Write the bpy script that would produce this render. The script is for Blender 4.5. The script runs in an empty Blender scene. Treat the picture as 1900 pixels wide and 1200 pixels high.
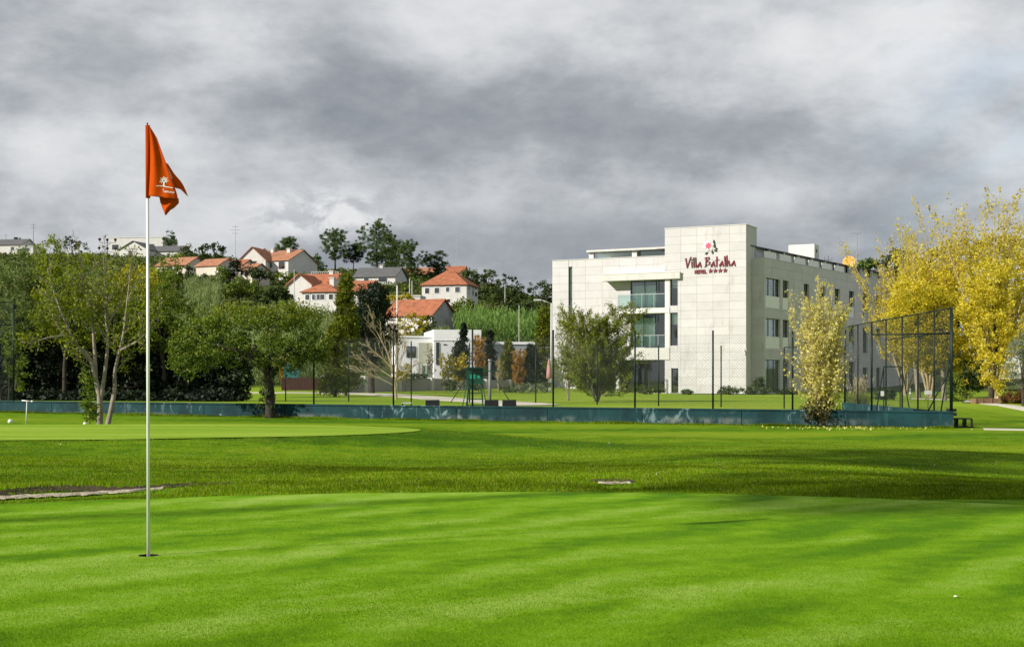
import bpy, bmesh, math
import numpy as np
from mathutils import Vector, Matrix
R = math.radians
SC = bpy.context.scene
COL = SC.collection
# ---------------------------------------------------------------- camera
ZC, YH, F = 1.0, 700.0, 2500.0          # eye height (m), horizon row and focal length in photo pixels (1900 wide)
cd = bpy.data.cameras.new('camera'); cam = bpy.data.objects.new('camera', cd); COL.objects.link(cam)
cam.location = (0, 0, ZC); cam.rotation_euler = (R(90), 0, 0)
cd.sensor_width = 36.0; cd.lens = 36.0 * F / 1900.0; cd.shift_y = (YH - 600.0) / 1900.0
cd.clip_start = 0.1; cd.clip_end = 9000
SC.camera = cam
# ---------------------------------------------------------------- light
SUN_AZ, SUN_EL = R(63), R(29)            # azimuth measured from straight behind the camera towards its left
SUN = Vector((-math.sin(SUN_AZ) * math.cos(SUN_EL), -math.cos(SUN_AZ) * math.cos(SUN_EL), math.sin(SUN_EL)))
sd = bpy.data.lights.new('sun', 'SUN'); sd.energy = 4.6; sd.angle = R(0.6); sd.color = (1.0, 0.945, 0.85)
so = bpy.data.objects.new('sun', sd); COL.objects.link(so)
so.rotation_euler = (-SUN).to_track_quat('-Z', 'Y').to_euler(); so.location = SUN * 50
vs = SC.view_settings
vs.view_transform = 'Standard'; vs.look = 'None'; vs.gamma = 1.0; vs.use_curve_mapping = False
vs.exposure = 0.52
SC.render.engine = 'CYCLES'
SC.cycles.max_bounces = 6; SC.cycles.transparent_max_bounces = 24; SC.cycles.use_denoising = True
# ---------------------------------------------------------------- node helper
class NT:
    def __init__(s, tree): s.t = tree; s.n = tree.nodes; s.n.clear()
    def __call__(s, typ, props=None, **inp):
        nd = s.n.new(typ)
        for k, v in (props or {}).items(): setattr(nd, k, v)
        for k, v in inp.items():
            key = k.replace('_', ' ')
            sock = nd.inputs[int(k[1:])] if (k[0] == 'i' and k[1:].isdigit()) else nd.inputs[key]
            s.put(sock, v)
        return nd
    def put(s, sock, v):
        if hasattr(v, 'bl_rna') and isinstance(v, bpy.types.NodeSocket): s.t.links.new(v, sock)
        elif isinstance(v, bpy.types.Node): s.t.links.new(v.outputs[0], sock)
        else:
            if isinstance(v, (tuple, list)) and sock.type == 'RGBA' and len(v) == 3: v = (*v, 1)
            sock.default_value = v
    def math(s, op, a, b=0.0, c=None, clamp=False):
        nd = s.n.new('ShaderNodeMath'); nd.operation = op; nd.use_clamp = clamp
        s.put(nd.inputs[0], a); s.put(nd.inputs[1], b)
        if c is not None: s.put(nd.inputs[2], c)
        return nd.outputs[0]
    def vmath(s, op, a, b=None):
        nd = s.n.new('ShaderNodeVectorMath'); nd.operation = op
        s.put(nd.inputs[0], a)
        if b is not None: s.put(nd.inputs[1], b)
        return nd.outputs['Value'] if op in ('DOT_PRODUCT', 'LENGTH') else nd.outputs[0]
    def mix(s, f, a, b, blend='MIX'):
        nd = s.n.new('ShaderNodeMix'); nd.data_type = 'RGBA'; nd.blend_type = blend
        s.put(nd.inputs[0], f); s.put(nd.inputs[6], a); s.put(nd.inputs[7], b)
        return nd.outputs[2]
    def ramp(s, f, stops, interp='LINEAR'):
        nd = s.n.new('ShaderNodeValToRGB'); cr = nd.color_ramp; cr.interpolation = interp
        while len(cr.elements) < len(stops): cr.elements.new(0.5)
        for e, (p, c) in zip(cr.elements, stops):
            e.position = p
            if not isinstance(c, (tuple, list)): c = (c, c, c)
            e.color = (*c[:3], 1)
        s.put(nd.inputs[0], f)
        return nd.outputs[0]
    def maprange(s, v, a, b, c=0.0, d=1.0, smooth=True):
        nd = s.n.new('ShaderNodeMapRange'); nd.interpolation_type = 'SMOOTHSTEP' if smooth else 'LINEAR'
        s.put(nd.inputs[0], v)
        for i, q in zip((1, 2, 3, 4), (a, b, c, d)): nd.inputs[i].default_value = q
        return nd.outputs[0]
    def noise(s, vec, scale, detail=3, rough=0.55, dist=0.0):
        nd = s.n.new('ShaderNodeTexNoise'); nd.noise_dimensions = '3D'
        s.put(nd.inputs['Vector'], vec); nd.inputs['Scale'].default_value = scale
        nd.inputs['Detail'].default_value = detail; nd.inputs['Roughness'].default_value = rough
        nd.inputs['Distortion'].default_value = dist
        return nd.outputs['Fac']
# ---------------------------------------------------------------- sky: a Nishita sky behind layered grey cloud
W = bpy.data.worlds.new('World'); SC.world = W; W.use_nodes = True
w = NT(W.node_tree)
sky = w('ShaderNodeTexSky'); sky.sky_type = 'NISHITA'; sky.sun_disc = False
sky.sun_elevation = SUN_EL; sky.sun_rotation = math.atan2(SUN.x, SUN.y)
sky.air_density = 1.0; sky.dust_density = 1.2; sky.ozone_density = 1.0
dirv = w.vmath('NORMALIZE', w('ShaderNodeTexCoord').outputs['Generated'])
sx = w('ShaderNodeSeparateXYZ', i0=dirv)
q3 = w.vmath('MULTIPLY', dirv, (1.0, 1.0, 2.0))     # cloud banks lie flat
n_big = w.noise(w.vmath('ADD', q3, (3.9, 1.35, 7.0)), 2.5, 3, 0.5, 0.15)
n_mid = w.noise(w.vmath('ADD', q3, (11.3, 4.2, 1.0)), 6.2, 7, 0.60, 0.12)
n_mid = w.maprange(n_mid, 0.31, 0.69, 0.31, 0.69)
n_fin = w.noise(w.vmath('ADD', q3, (5.1, 9.7, 3.0)), 19.0, 7, 0.6, 0.15)
dens = w.math('ADD', w.math('MULTIPLY', n_big, 0.36), w.math('ADD', w.math('MULTIPLY', n_mid, 0.52), w.math('MULTIPLY', n_fin, 0.23)))
def bank(px, py, ax, az):                   # a wide flat bank, ax / az half sizes in radians
    v = Vector(((px - 950) / F, 1, (YH - py) / F)).normalized()
    q = w.vmath('MULTIPLY', w.vmath('SUBTRACT', dirv, tuple(v)), (1 / ax, 1 / ax, 1 / az))
    return w.maprange(w.vmath('LENGTH', q), 1.0, 0.0)
dens = w.math('ADD', dens, w.math('MULTIPLY', bank(650, 190, 0.36, 0.045), 0.055))
dens = w.math('ADD', dens, w.math('MULTIPLY', bank(1150, 455, 0.30, 0.040), 0.20))
dens = w.math('ADD', dens, w.math('MULTIPLY', bank(1250, 250, 0.30, 0.05), 0.02))
dens = w.math('SUBTRACT', dens, w.math('MULTIPLY', bank(700, 10, 0.50, 0.05), 0.10))
dens = w.math('SUBTRACT', dens, w.math('MULTIPLY', bank(1560, 60, 0.30, 0.07), 0.10))
dens = w.math('SUBTRACT', dens, w.math('MULTIPLY', bank(100, 240, 0.18, 0.05), 0.09))
puff = w.noise(w.vmath('MULTIPLY', dirv, (1, 1, 1.6)), 26.0, 6, 0.62, 0.5)
pf = w.math('MULTIPLY', bank(600, 400, 0.085, 0.030), w.maprange(puff, 0.38, 0.60))
dens = w.math('SUBTRACT', dens, w.math('MULTIPLY', pf, 0.30))
cloud = w.ramp(dens, [(p, tuple(c / 5 for c in q)) for p, q in ((0.34, (4.5, 4.56, 4.66)), (0.45, (3.75, 3.84, 3.97)), (0.54, (2.95, 3.08, 3.24)), (0.63, (2.15, 2.29, 2.48)), (0.78, (1.2, 1.36, 1.62)))])
cloud = w.vmath('MULTIPLY', cloud, (5.0, 5.0, 5.0))
gap = w.noise(w.vmath('ADD', q3, (7.7, 2.1, 0)), 4.2, 6, 0.6, 0.5)
clear = w.math('MULTIPLY', w.maprange(gap, 0.45, 0.72), w.maprange(sx.outputs[0], 0.18, 0.42))
sk = w.vmath('MULTIPLY', sky.outputs[0], (0.55, 0.55, 0.55))
skyc = w.mix(w.math('MULTIPLY', clear, 0.62), cloud, w.vmath('ADD', sk, (1.6, 1.85, 2.1)))
bg = w('ShaderNodeBackground', Color=skyc, Strength=0.122)
w('ShaderNodeOutputWorld', Surface=bg.outputs[0])
# ---------------------------------------------------------------- places
def P(px, py, D): return Vector(((px - 950) / F * D, D, ZC + (YH - py) / F * D))
def XD(px, D): return (px - 950) / F * D
def ZD(py, D): return ZC + (YH - py) / F * D
def sstep(a, b, v):
    t = np.clip((v - a) / (b - a), 0, 1); return t * t * (3 - 2 * t)
GC, GR = (0.05, 3.3), 8.25               # putting green: a disc
CUP = (XD(275.5, 7.55), 7.55)
G2 = (-9.6, 26.6, 7.9, 4.5)              # the second green: an ellipse
def lipmask(X): return sstep(-2.4, -3.8, X) + 0.35 * np.exp(-((X - 1.0) / 0.4) ** 2)
def G(X, Y):
    X = np.asarray(X, float); Y = np.asarray(Y, float)
    z = np.interp(Y, [0, 10, 12, 16, 22, 30, 40, 46, 54, 62, 75, 90, 105, 120, 140, 200, 5000],
                  [0, 0, .02, -.06, -.24, -.42, -.58, -.60, -.52, -.26, -.23, -.20, -.10, 0, 0, 0, 0])
    z = z + sstep(36, 44, Y) * (1 - sstep(60, 75, Y)) * np.clip(0.0052 * (13.8 - X), -.05, .25)
    z = z - sstep(90, 110, Y) * (1 - sstep(150, 190, Y)) * sstep(2, 12, X) * 0.34
    hill = np.interp(Y, [0, 112, 125, 140, 170, 200, 240, 280, 300, 400, 430, 500, 700, 2000, 6000],
                     [0, 0, .35, 1.0, 4.6, 8.6, 13.5, 18.0, 22.0, 33.5, 36, 36, 28, 10, 8])
    hill = hill * np.interp(X, [-400, -95, -62, -40, -15, 8, 40, 100, 400], [1.12, 1.10, .97, .96, .90, .72, .40, .2, .15])
    z = z + hill
    r = np.hypot(X - GC[0], Y - GC[1])
    near = 1 - sstep(30, 46, Y)
    # soft rolls of the rough, hollow on the right, mound of the second green
    z = z + near * sstep(8.6, 12, r) * (0.035 * np.sin(X * 0.55 + 1.3 * np.sin(Y * 0.21)) + 0.03 * np.sin(Y * 0.62 + X * 0.23) + 0.012 * np.sin(X * 1.7 + Y * 1.1))
    z = z - near * 0.22 * np.exp(-((X - 7.5) / 3.2) ** 2 - ((Y - 17.5) / 4.0) ** 2)
    e = np.hypot((X - G2[0]) / G2[2], (Y - G2[1]) / G2[3])
    m = 1 - sstep(0.96, 1.65, e)
    z = z * (1 - m) + (-0.055 - 0.010 * np.sin(X * .4) - 0.004 * (Y - 26)) * m
    # ditch with a turf lip behind the first green
    lm = lipmask(X)
    z = z - lm * 0.042 * sstep(8.35, 8.75, r) * (1 - sstep(9.52 - .1 * np.sin(X * 5), 9.62 - .1 * np.sin(X * 5), r)) + lm * 0.012 * sstep(9.5, 9.6, r) * (1 - sstep(9.7, 11.5, r))
    return z
def GZ(x, y): return float(G(x, y))
# ---------------------------------------------------------------- mesh and object helpers
def mesh_np(name, V, Fa, mats, smooth=False, mi=None):
    V = np.ascontiguousarray(V, dtype=np.float32); Fa = np.ascontiguousarray(Fa, dtype=np.int32)
    k = Fa.shape[1]; n = len(Fa)
    me = bpy.data.meshes.new(name)
    me.vertices.add(len(V)); me.vertices.foreach_set('co', V.ravel())
    me.loops.add(n * k); me.loops.foreach_set('vertex_index', Fa.ravel())
    me.polygons.add(n); me.polygons.foreach_set('loop_start', np.arange(0, n * k, k, dtype=np.int32))
    if smooth: me.polygons.foreach_set('use_smooth', np.ones(n, dtype=bool))
    for m in (mats if isinstance(mats, (list, tuple)) else [mats]): me.materials.append(m)
    if mi is not None: me.polygons.foreach_set('material_index', np.ascontiguousarray(mi, dtype=np.int32))
    me.update(calc_edges=True); me.validate()
    return me
class MB:
    def __init__(s): s.v = []; s.f = []; s.m = []
    def add(s, vs, fs, m=0):
        b = len(s.v); s.v += [tuple(q) for q in vs]; s.f += [tuple(b + i for i in q) for q in fs]; s.m += [m] * len(fs); return s
    def box(s, x0, x1, y0, y1, z0, z1, M=None, m=0):
        vs = [Vector((x, y, z)) for z in (z0, z1) for y in (y0, y1) for x in (x0, x1)]
        if M is not None: vs = [M @ q for q in vs]
        return s.add(vs, [(0, 2, 3, 1), (4, 5, 7, 6), (0, 1, 5, 4), (2, 6, 7, 3), (0, 4, 6, 2), (1, 3, 7, 5)], m)
    def bar(s, a, b, r, n=6, r2=None, m=0):
        a = Vector(a); b = Vector(b); d = (b - a).normalized(); q = d.orthogonal().normalized(); p = d.cross(q)
        r2 = r if r2 is None else r2
        vs = [a + (q * math.cos(t) + p * math.sin(t)) * r for t in [2 * math.pi * i / n for i in range(n)]]
        vs += [b + (q * math.cos(t) + p * math.sin(t)) * r2 for t in [2 * math.pi * i / n for i in range(n)]]
        fs = [(i, (i + 1) % n, n + (i + 1) % n, n + i) for i in range(n)] + [tuple(range(n - 1, -1, -1)), tuple(range(n, 2 * n))]
        return s.add(vs, fs, m)
    def prism(s, poly, y0, y1, M=None, m=0):       # polygon in x,z extruded along y
        n = len(poly); vs = [Vector((x, y, z)) for y in (y0, y1) for x, z in poly]
        if M is not None: vs = [M @ q for q in vs]
        return s.add(vs, [tuple(range(n)), tuple(range(2 * n - 1, n - 1, -1))] + [(i, n + i, n + (i + 1) % n, (i + 1) % n) for i in range(n)], m)
    def lathe(s, prof, c=(0, 0, 0), n=16, m=0):
        b = []
        for r, z in prof: b += [(c[0] + r * math.cos(2 * math.pi * i / n), c[1] + r * math.sin(2 * math.pi * i / n), c[2] + z) for i in range(n)]
        fs = [(k * n + i, k * n + (i + 1) % n, (k + 1) * n + (i + 1) % n, (k + 1) * n + i) for k in range(len(prof) - 1) for i in range(n)]
        return s.add(b, fs, m)
    def mesh(s, name, mats, smooth=False):
        me = bpy.data.meshes.new(name); me.from_pydata(s.v, [], s.f)
        for m in (mats if isinstance(mats, (list, tuple)) else [mats]): me.materials.append(m)
        me.polygons.foreach_set('material_index', s.m)
        if smooth: me.polygons.foreach_set('use_smooth', [True] * len(s.f))
        me.update(); return me
    def build(s, name, mats, parent=None, smooth=False): return obj(name, s.mesh(name, mats, smooth), parent)
def obj(name, me, parent=None, loc=None):
    o = bpy.data.objects.new(name, me); COL.objects.link(o)
    if parent is not None: o.parent = parent
    if loc is not None: o.location = loc
    return o
def tag(o, label=None, cat=None, group=None, kind=None):
    if label: o['label'] = label
    if cat: o['category'] = cat
    if group: o['group'] = group
    if kind: o['kind'] = kind
    return o
def thing(name, label, cat, loc=(0, 0, 0), rz=0, group=None):
    o = obj(name, None, None, loc); o.rotation_euler = (0, 0, rz); o.empty_display_size = .3
    return tag(o, label, cat, group)
def copy_tree(o, parent=None, label=None):
    c = o.copy(); COL.objects.link(c)
    if parent is not None: c.parent = parent
    if label: c['label'] = label
    for ch in list(o.children): copy_tree(ch, c)
    return c
def bevel(o, wd, seg=2):
    m = o.modifiers.new('bevel', 'BEVEL'); m.width = wd; m.segments = seg; m.limit_method = 'ANGLE'; return o
# ---------------------------------------------------------------- materials
def material(name):
    m = bpy.data.materials.new(name); m.use_nodes = True; return m, NT(m.node_tree)
def solid(name, col, rough=.75, var=.12, scale=2.0, bump=0.0, bscale=30.0, metal=0.0, spec=.3, rand=0.0, dirt=None, stretch=(1, 1, 1), world=False):
    m, n = material(name)
    co = n.vmath('MULTIPLY', n('ShaderNodeNewGeometry').outputs['Position'] if world else n('ShaderNodeTexCoord').outputs['Object'], stretch)
    f = n.noise(co, scale, 5, .6)
    lo = tuple(c * (1 - var) for c in col); hi = tuple(min(1, c * (1 + var)) for c in col)
    c = n.ramp(f, [(.3, lo), (.7, hi)])
    if dirt:
        d = n.noise(n.vmath('MULTIPLY', co, (1, 1, .25)), scale * 2.3, 5, .65)
        c = n.mix(n.maprange(d, .52, .72, 0, dirt[1]), c, dirt[0])
    if rand:
        rr = n('ShaderNodeObjectInfo').outputs['Random']
        c = n.mix(1.0, c, n.ramp(rr, [(0, 1 - rand), (1, 1.0)]), 'MULTIPLY')
    b = n('ShaderNodeBsdfPrincipled', Base_Color=c, Roughness=rough, Metallic=metal)
    b.inputs['Specular IOR Level'].default_value = spec
    if bump:
        bp = n('ShaderNodeBump', Height=n.noise(co, bscale, 4, .6), Strength=bump, Distance=.02)
        n.put(b.inputs['Normal'], bp.outputs[0])
    n('ShaderNodeOutputMaterial', Surface=b.outputs[0])
    return m
def leafmat(name, c1, c2, c3, trans=.35, pos=.5, pscale=.8, gloss=.012):
    m, n = material(name)
    rnd = n('ShaderNodeNewGeometry').outputs['Random Per Island']
    c = n.ramp(rnd, [(0, c1), (.5, c2), (1, c3)])
    ps = n.noise(n('ShaderNodeTexCoord').outputs['Object'], pscale, 3, .6)
    c = n.mix(1.0, c, n.ramp(ps, [(.3, 1 - pos), (.7, 1.0)]), 'MULTIPLY')
    d = n('ShaderNodeBsdfDiffuse', Color=c)
    t = n('ShaderNodeBsdfTranslucent', Color=n.mix(1.0, c, (1.0, 1.0, .75), 'MULTIPLY'))
    s = n('ShaderNodeMixShader', Fac=trans); n.put(s.inputs[1], d.outputs[0]); n.put(s.inputs[2], t.outputs[0])
    g = n('ShaderNodeBsdfGlossy', Roughness=.6, Color=(.9, .9, .9))
    s2 = n('ShaderNodeMixShader', Fac=gloss); n.put(s2.inputs[1], s.outputs[0]); n.put(s2.inputs[2], g.outputs[0])
    n('ShaderNodeOutputMaterial', Surface=s2.outputs[0])
    return m
def glassmat(name, tint, refl=.18, rough=.03):
    m, n = material(name)
    t = n('ShaderNodeBsdfTransparent', Color=tint); g = n('ShaderNodeBsdfGlossy', Roughness=rough, Color=(.95, 1, .98))
    fr = n('ShaderNodeFresnel', IOR=1.5)
    f = n.math('ADD', n.math('MULTIPLY', fr.outputs[0], .8), refl, clamp=True)
    s = n('ShaderNodeMixShader', Fac=f); n.put(s.inputs[1], t.outputs[0]); n.put(s.inputs[2], g.outputs[0])
    n('ShaderNodeOutputMaterial', Surface=s.outputs[0])
    return m
# ================================================================ ground
def mowing(n, tc, period=.66):
    """soft stripes left by the mower, running away to the right"""
    d = n.vmath('DOT_PRODUCT', tc, (.777, -.63, 0))
    d = n.math('ADD', d, n.math('MULTIPLY', n.noise(tc, .45, 4, .6), 1.25))
    s_ = n.math('SINE', n.math('MULTIPLY', d, 2 * math.pi / period))
    amp = n.math('MULTIPLY', n.maprange(n.noise(tc, .5, 3, .6), .34, .62, .15, 1.0), .22)
    return n.math('ADD', n.math('MULTIPLY', s_, amp), .5)
def grassmat(name, c_dark, c_mid, c_light, big=.18, fine=60., streak=(1, 1, 1), rot=0.0, dry=0.0, bump=.5, finev=.25, mow=0.0):
    m, n = material(name)
    tc = n('ShaderNodeTexCoord').outputs['Object']
    rt = n('ShaderNodeVectorRotate', Vector=tc, Angle=rot)
    st = n.vmath('MULTIPLY', rt.outputs[0], streak)
    a = n.noise(st, big, 4, .55, .3); b = n.noise(tc, big * 9, 3, .6)
    v = n.math('ADD', n.math('MULTIPLY', a, .7), n.math('MULTIPLY', b, .3))
    if mow: v = n.math('ADD', n.math('MULTIPLY', v, 1 - mow), n.math('MULTIPLY', mowing(n, tc), mow))
    c = n.ramp(v, [(.40, c_dark), (.5, c_mid), (.61, c_light)])
    if dry:
        d = n.noise(n.vmath('MULTIPLY', tc, (.5, 1, 1)), big * 4, 5, .65)
        c = n.mix(n.maprange(d, .54, .74, 0, dry), c, (.20, .20, .045))
    f = n.noise(tc, fine, 2, .7)
    c = n.mix(1.0, c, n.ramp(f, [(.3, 1 - finev), (.7, 1.0 + finev * .3)]), 'MULTIPLY')
    p = n('ShaderNodeBsdfPrincipled', Base_Color=c, Roughness=.85)
    p.inputs['Specular IOR Level'].default_value = .05
    if bump:
        bp = n('ShaderNodeBump', Height=f, Strength=bump, Distance=.01); n.put(p.inputs['Normal'], bp.outputs[0])
    n('ShaderNodeOutputMaterial', Surface=p.outputs[0])
    return m
M_green = grassmat('mown green grass', (.070, .185, .002), (.150, .300, .004), (.255, .390, .055), .62, 170., (.40, 1.8, 1), R(-30), 0, .35, .24, .29)
M_green2 = grassmat('mown green grass of the far green', (.155, .27, .012), (.20, .315, .020), (.25, .355, .040), .7, 60., (.25, 1.6, 1), R(6), 0, .1, .1)
# ground: lawn near, coarse hillside grass and earth beyond
m, n = material('lawn and hillside grass'); M_ground = m
tc = n('ShaderNodeTexCoord').outputs['Object']
st = n.vmath('MULTIPLY', tc, (.35, 1.0, 1.0))
v = n.math('ADD', n.math('MULTIPLY', n.noise(st, .22, 3, .5, .3), .62), n.math('MULTIPLY', n.noise(tc, 2.4, 4, .65), .38))
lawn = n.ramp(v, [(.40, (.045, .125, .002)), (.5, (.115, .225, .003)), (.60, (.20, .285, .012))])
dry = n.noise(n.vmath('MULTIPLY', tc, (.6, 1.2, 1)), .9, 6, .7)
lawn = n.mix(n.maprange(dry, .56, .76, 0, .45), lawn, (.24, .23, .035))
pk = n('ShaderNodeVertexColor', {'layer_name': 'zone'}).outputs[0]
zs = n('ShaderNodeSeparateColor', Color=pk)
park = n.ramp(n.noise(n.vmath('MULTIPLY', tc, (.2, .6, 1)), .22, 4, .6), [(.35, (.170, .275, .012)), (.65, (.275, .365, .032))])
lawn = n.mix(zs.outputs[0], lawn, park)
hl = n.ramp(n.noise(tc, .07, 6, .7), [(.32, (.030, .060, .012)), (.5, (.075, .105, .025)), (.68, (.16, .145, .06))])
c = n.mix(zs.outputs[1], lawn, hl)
f = n.noise(tc, 38, 3, .7)
c = n.mix(1.0, c, n.ramp(f, [(.3, .62), (.7, 1.08)]), 'MULTIPLY')
p = n('ShaderNodeBsdfPrincipled', Base_Color=c, Roughness=.9); p.inputs['Specular IOR Level'].default_value = .04
bp = n('ShaderNodeBump', Height=f, Strength=.6, Distance=.02); n.put(p.inputs['Normal'], bp.outputs[0])
n('ShaderNodeOutputMaterial', Surface=p.outputs[0])
def axis(dense0, dense1, step, lo, hi, grow=1.12, cap=400):
    a = list(np.arange(dense0, dense1 + 1e-6, step))
    s = step; x = dense1
    while x < hi: s = min(s * grow, cap); x += s; a.append(min(x, hi))
    s = step; x = dense0; b = []
    while x > lo: s = min(s * grow, cap); x -= s; b.append(max(x, lo))
    return np.array(b[::-1] + a)
gx = axis(-9, 9, .12, -3500, 3500, 1.09)
gy = axis(9, 14, .06, -60, 6000, 1.035, 300)
XX, YY = np.meshgrid(gx, gy)
ZZ = G(XX, YY)
rr = np.hypot(XX - GC[0], YY - GC[1]); ee = np.hypot((XX - G2[0]) / G2[2], (YY - G2[1]) / G2[3])
ZZ = ZZ - .022 * (rr < GR - .06) - .02 * (ee < .985)
ny, nx = XX.shape
I = np.arange(nx * ny).reshape(ny, nx)
Fq = np.stack([I[:-1, :-1], I[:-1, 1:], I[1:, 1:], I[1:, :-1]], -1).reshape(-1, 4)
cx = (XX[:-1, :-1] + XX[1:, 1:]).ravel() / 2; cy = (YY[:-1, :-1] + YY[1:, 1:]).ravel() / 2
keep = np.hypot(cx - CUP[0], cy - CUP[1]) > .45
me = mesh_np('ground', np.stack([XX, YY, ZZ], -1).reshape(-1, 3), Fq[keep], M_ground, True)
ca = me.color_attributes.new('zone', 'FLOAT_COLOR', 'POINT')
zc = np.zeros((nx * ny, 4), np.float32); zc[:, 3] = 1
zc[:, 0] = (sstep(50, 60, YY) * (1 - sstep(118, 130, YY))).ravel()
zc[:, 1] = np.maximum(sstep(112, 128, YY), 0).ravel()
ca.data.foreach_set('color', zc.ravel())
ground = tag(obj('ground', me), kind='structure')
def polar_sheet(name, c, rfun, nth, radii, off, mat_, kind='structure', follow=True):
    th = np.linspace(0, 2 * np.pi, nth, endpoint=False); rb = rfun(th)
    V = []
    for q in radii:
        r = q(rb) if callable(q) else rb * q
        x = c[0] + r * np.cos(th); y = c[1] + r * np.sin(th); V.append(np.stack([x, y, G(x, y) + off], -1))
    V = np.concatenate(V); k = len(radii)
    J = np.arange(nth * k).reshape(k, nth)
    Fq = np.stack([J[:-1], np.roll(J[:-1], -1, 1), np.roll(J[1:], -1, 1), J[1:]], -1).reshape(-1, 4)
    return V, Fq
# putting green with a real hole in it
dx, dy = CUP[0] - GC[0], CUP[1] - GC[1]
def green_r(th):
    rg = GR + .03 * np.sin(th * 9) + .02 * np.sin(th * 23 + 1)
    b = dx * np.cos(th) + dy * np.sin(th); return -b + np.sqrt(b * b - (dx * dx + dy * dy - rg * rg))
rads = [(lambda rb, q=q: .054 + (rb - .054) * q) for q in (0, .003, .01, .03, .06, .1, .15, .2, .27, .35, .43, .52, .61, .7, .78, .85, .91, .95, .975, .99, 1.0)]
V, Fq = polar_sheet('putting_green', CUP, green_r, 240, rads, .004, M_green)
# the turf edge falls to the rough
tag(obj('putting_green', mesh_np('putting_green', V, Fq, M_green, True)), kind='structure')
def ell_r(th): return 1 / np.sqrt((np.cos(th) / (G2[2] * .985)) ** 2 + (np.sin(th) / (G2[3] * .985)) ** 2) * (1 + .006 * np.sin(th * 11))
V, Fq = polar_sheet('far_putting_green', (G2[0], G2[1]), ell_r, 160, [0.001, .1, .2, .3, .4, .5, .6, .7, .8, .88, .94, .98, 1], .006, M_green2)
tag(obj('far_putting_green', mesh_np('far_putting_green', V, Fq, M_green2, True)), kind='structure')
# sand and grit in the ditch behind the green
M_sand = solid('pale grit', (.38, .33, .25), .95, .4, 14, .9, 55, dirt=((.12, .09, .05), .9))
def ditch_sheet(name, x0, x1, r0, r1, seed):
    rng = np.random.default_rng(seed); nxs = int((x1 - x0) / .03) + 2; V = []
    k = 9
    xs = np.linspace(x0, x1, nxs)
    t = np.linspace(0, 1, nxs); wq = np.clip(np.minimum(t * 5 if x0 > -4.5 else 1 + 0 * t, (1 - t) * 3), .03, 1)
    j1 = np.convolve(rng.normal(0, .07, nxs), np.ones(4) / 4, 'same'); j2 = np.convolve(rng.normal(0, .12, nxs), np.ones(5) / 5, 'same')
    for i, x in enumerate(xs):
        ra = (r0 + r1) / 2 - (r1 - r0) / 2 * wq[i] + j1[i]; rb = (r0 + r1) / 2 + (r1 - r0) / 2 * wq[i] + j2[i] * .4
        for q in np.linspace(0, 1, k):
            r = ra + (rb - ra) * q; y = GC[1] + math.sqrt(max(.1, r * r - (x - GC[0]) ** 2))
            V.append((x, y, GZ(x, y) + .008 + .016 * math.sin(math.pi * q) + rng.uniform(0, .012)))
    J = np.arange(nxs * k).reshape(nxs, k)
    Fq = np.stack([J[:-1, :-1], J[1:, :-1], J[1:, 1:], J[:-1, 1:]], -1).reshape(-1, 4)
    return tag(obj(name, mesh_np(name, np.array(V), Fq, M_sand, False)), kind='structure')
ditch_sheet('sand', -7.5, -3.1, 9.06, 9.40, 1)
ditch_sheet('sand', .80, 1.1, 9.22, 9.32, 2)
M_soil_shade = solid('turf soil with painted shade', (.045, .032, .018), .95, .4, 12, .6, 30)  # soil face coloured dark to stand in for shade under overhanging turf
def soil_shade_lip(x0, x1, seed):
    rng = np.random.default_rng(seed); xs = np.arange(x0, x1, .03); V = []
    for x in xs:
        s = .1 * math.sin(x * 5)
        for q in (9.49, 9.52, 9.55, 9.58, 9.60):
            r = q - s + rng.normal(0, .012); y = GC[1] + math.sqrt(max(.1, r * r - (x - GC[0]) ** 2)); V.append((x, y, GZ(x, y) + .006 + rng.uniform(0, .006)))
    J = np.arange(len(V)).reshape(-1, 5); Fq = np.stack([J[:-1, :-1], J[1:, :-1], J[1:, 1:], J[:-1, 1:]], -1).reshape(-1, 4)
    tag(obj('soil_shade_strip', mesh_np('soil_shade_strip', np.array(V), Fq, M_soil_shade, False)), kind='structure')
soil_shade_lip(-7.5, -2.6, 5); soil_shade_lip(.75, 1.2, 6)
# grass blades -----------------------------------------------------------------
def blademat(name, stops, pos=.4, pscale=.6, mow=0.0):
    m, n = material(name)
    rnd = n('ShaderNodeNewGeometry').outputs['Random Per Island']
    c = n.ramp(rnd, stops)
    tc = n('ShaderNodeTexCoord').outputs['Object']
    q = n.math('ADD', n.math('MULTIPLY', n.noise(n.vmath('MULTIPLY', tc, (.35, 1., 1.)), pscale, 3, .6, .4), .6), n.math('MULTIPLY', n.noise(tc, pscale * 5, 3, .6), .4))
    if mow: q = n.math('ADD', n.math('MULTIPLY', q, 1 - mow), n.math('MULTIPLY', mowing(n, tc), mow))
    c = n.mix(1.0, c, n.ramp(q, [(.38, 1 - pos), (.60, 1.0)]), 'MULTIPLY')
    d = n('ShaderNodeBsdfDiffuse', Color=c); t = n('ShaderNodeBsdfTranslucent', Color=c)
    s = n('ShaderNodeMixShader', Fac=.4); n.put(s.inputs[1], d.outputs[0]); n.put(s.inputs[2], t.outputs[0])
    n('ShaderNodeOutputMaterial', Surface=s.outputs[0]); return m
M_blade = blademat('rough grass blades', [(0, (.075, .185, .002)), (.5, (.175, .305, .004)), (.8, (.28, .37, .012)), (.95, (.40, .40, .06)), (1, (.50, .46, .20))], .66, .34)
M_short = blademat('short grass blades', [(0, (.10, .235, .002)), (.6, (.185, .340, .006)), (1, (.31, .43, .055))], .44, .9, .29)
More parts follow.
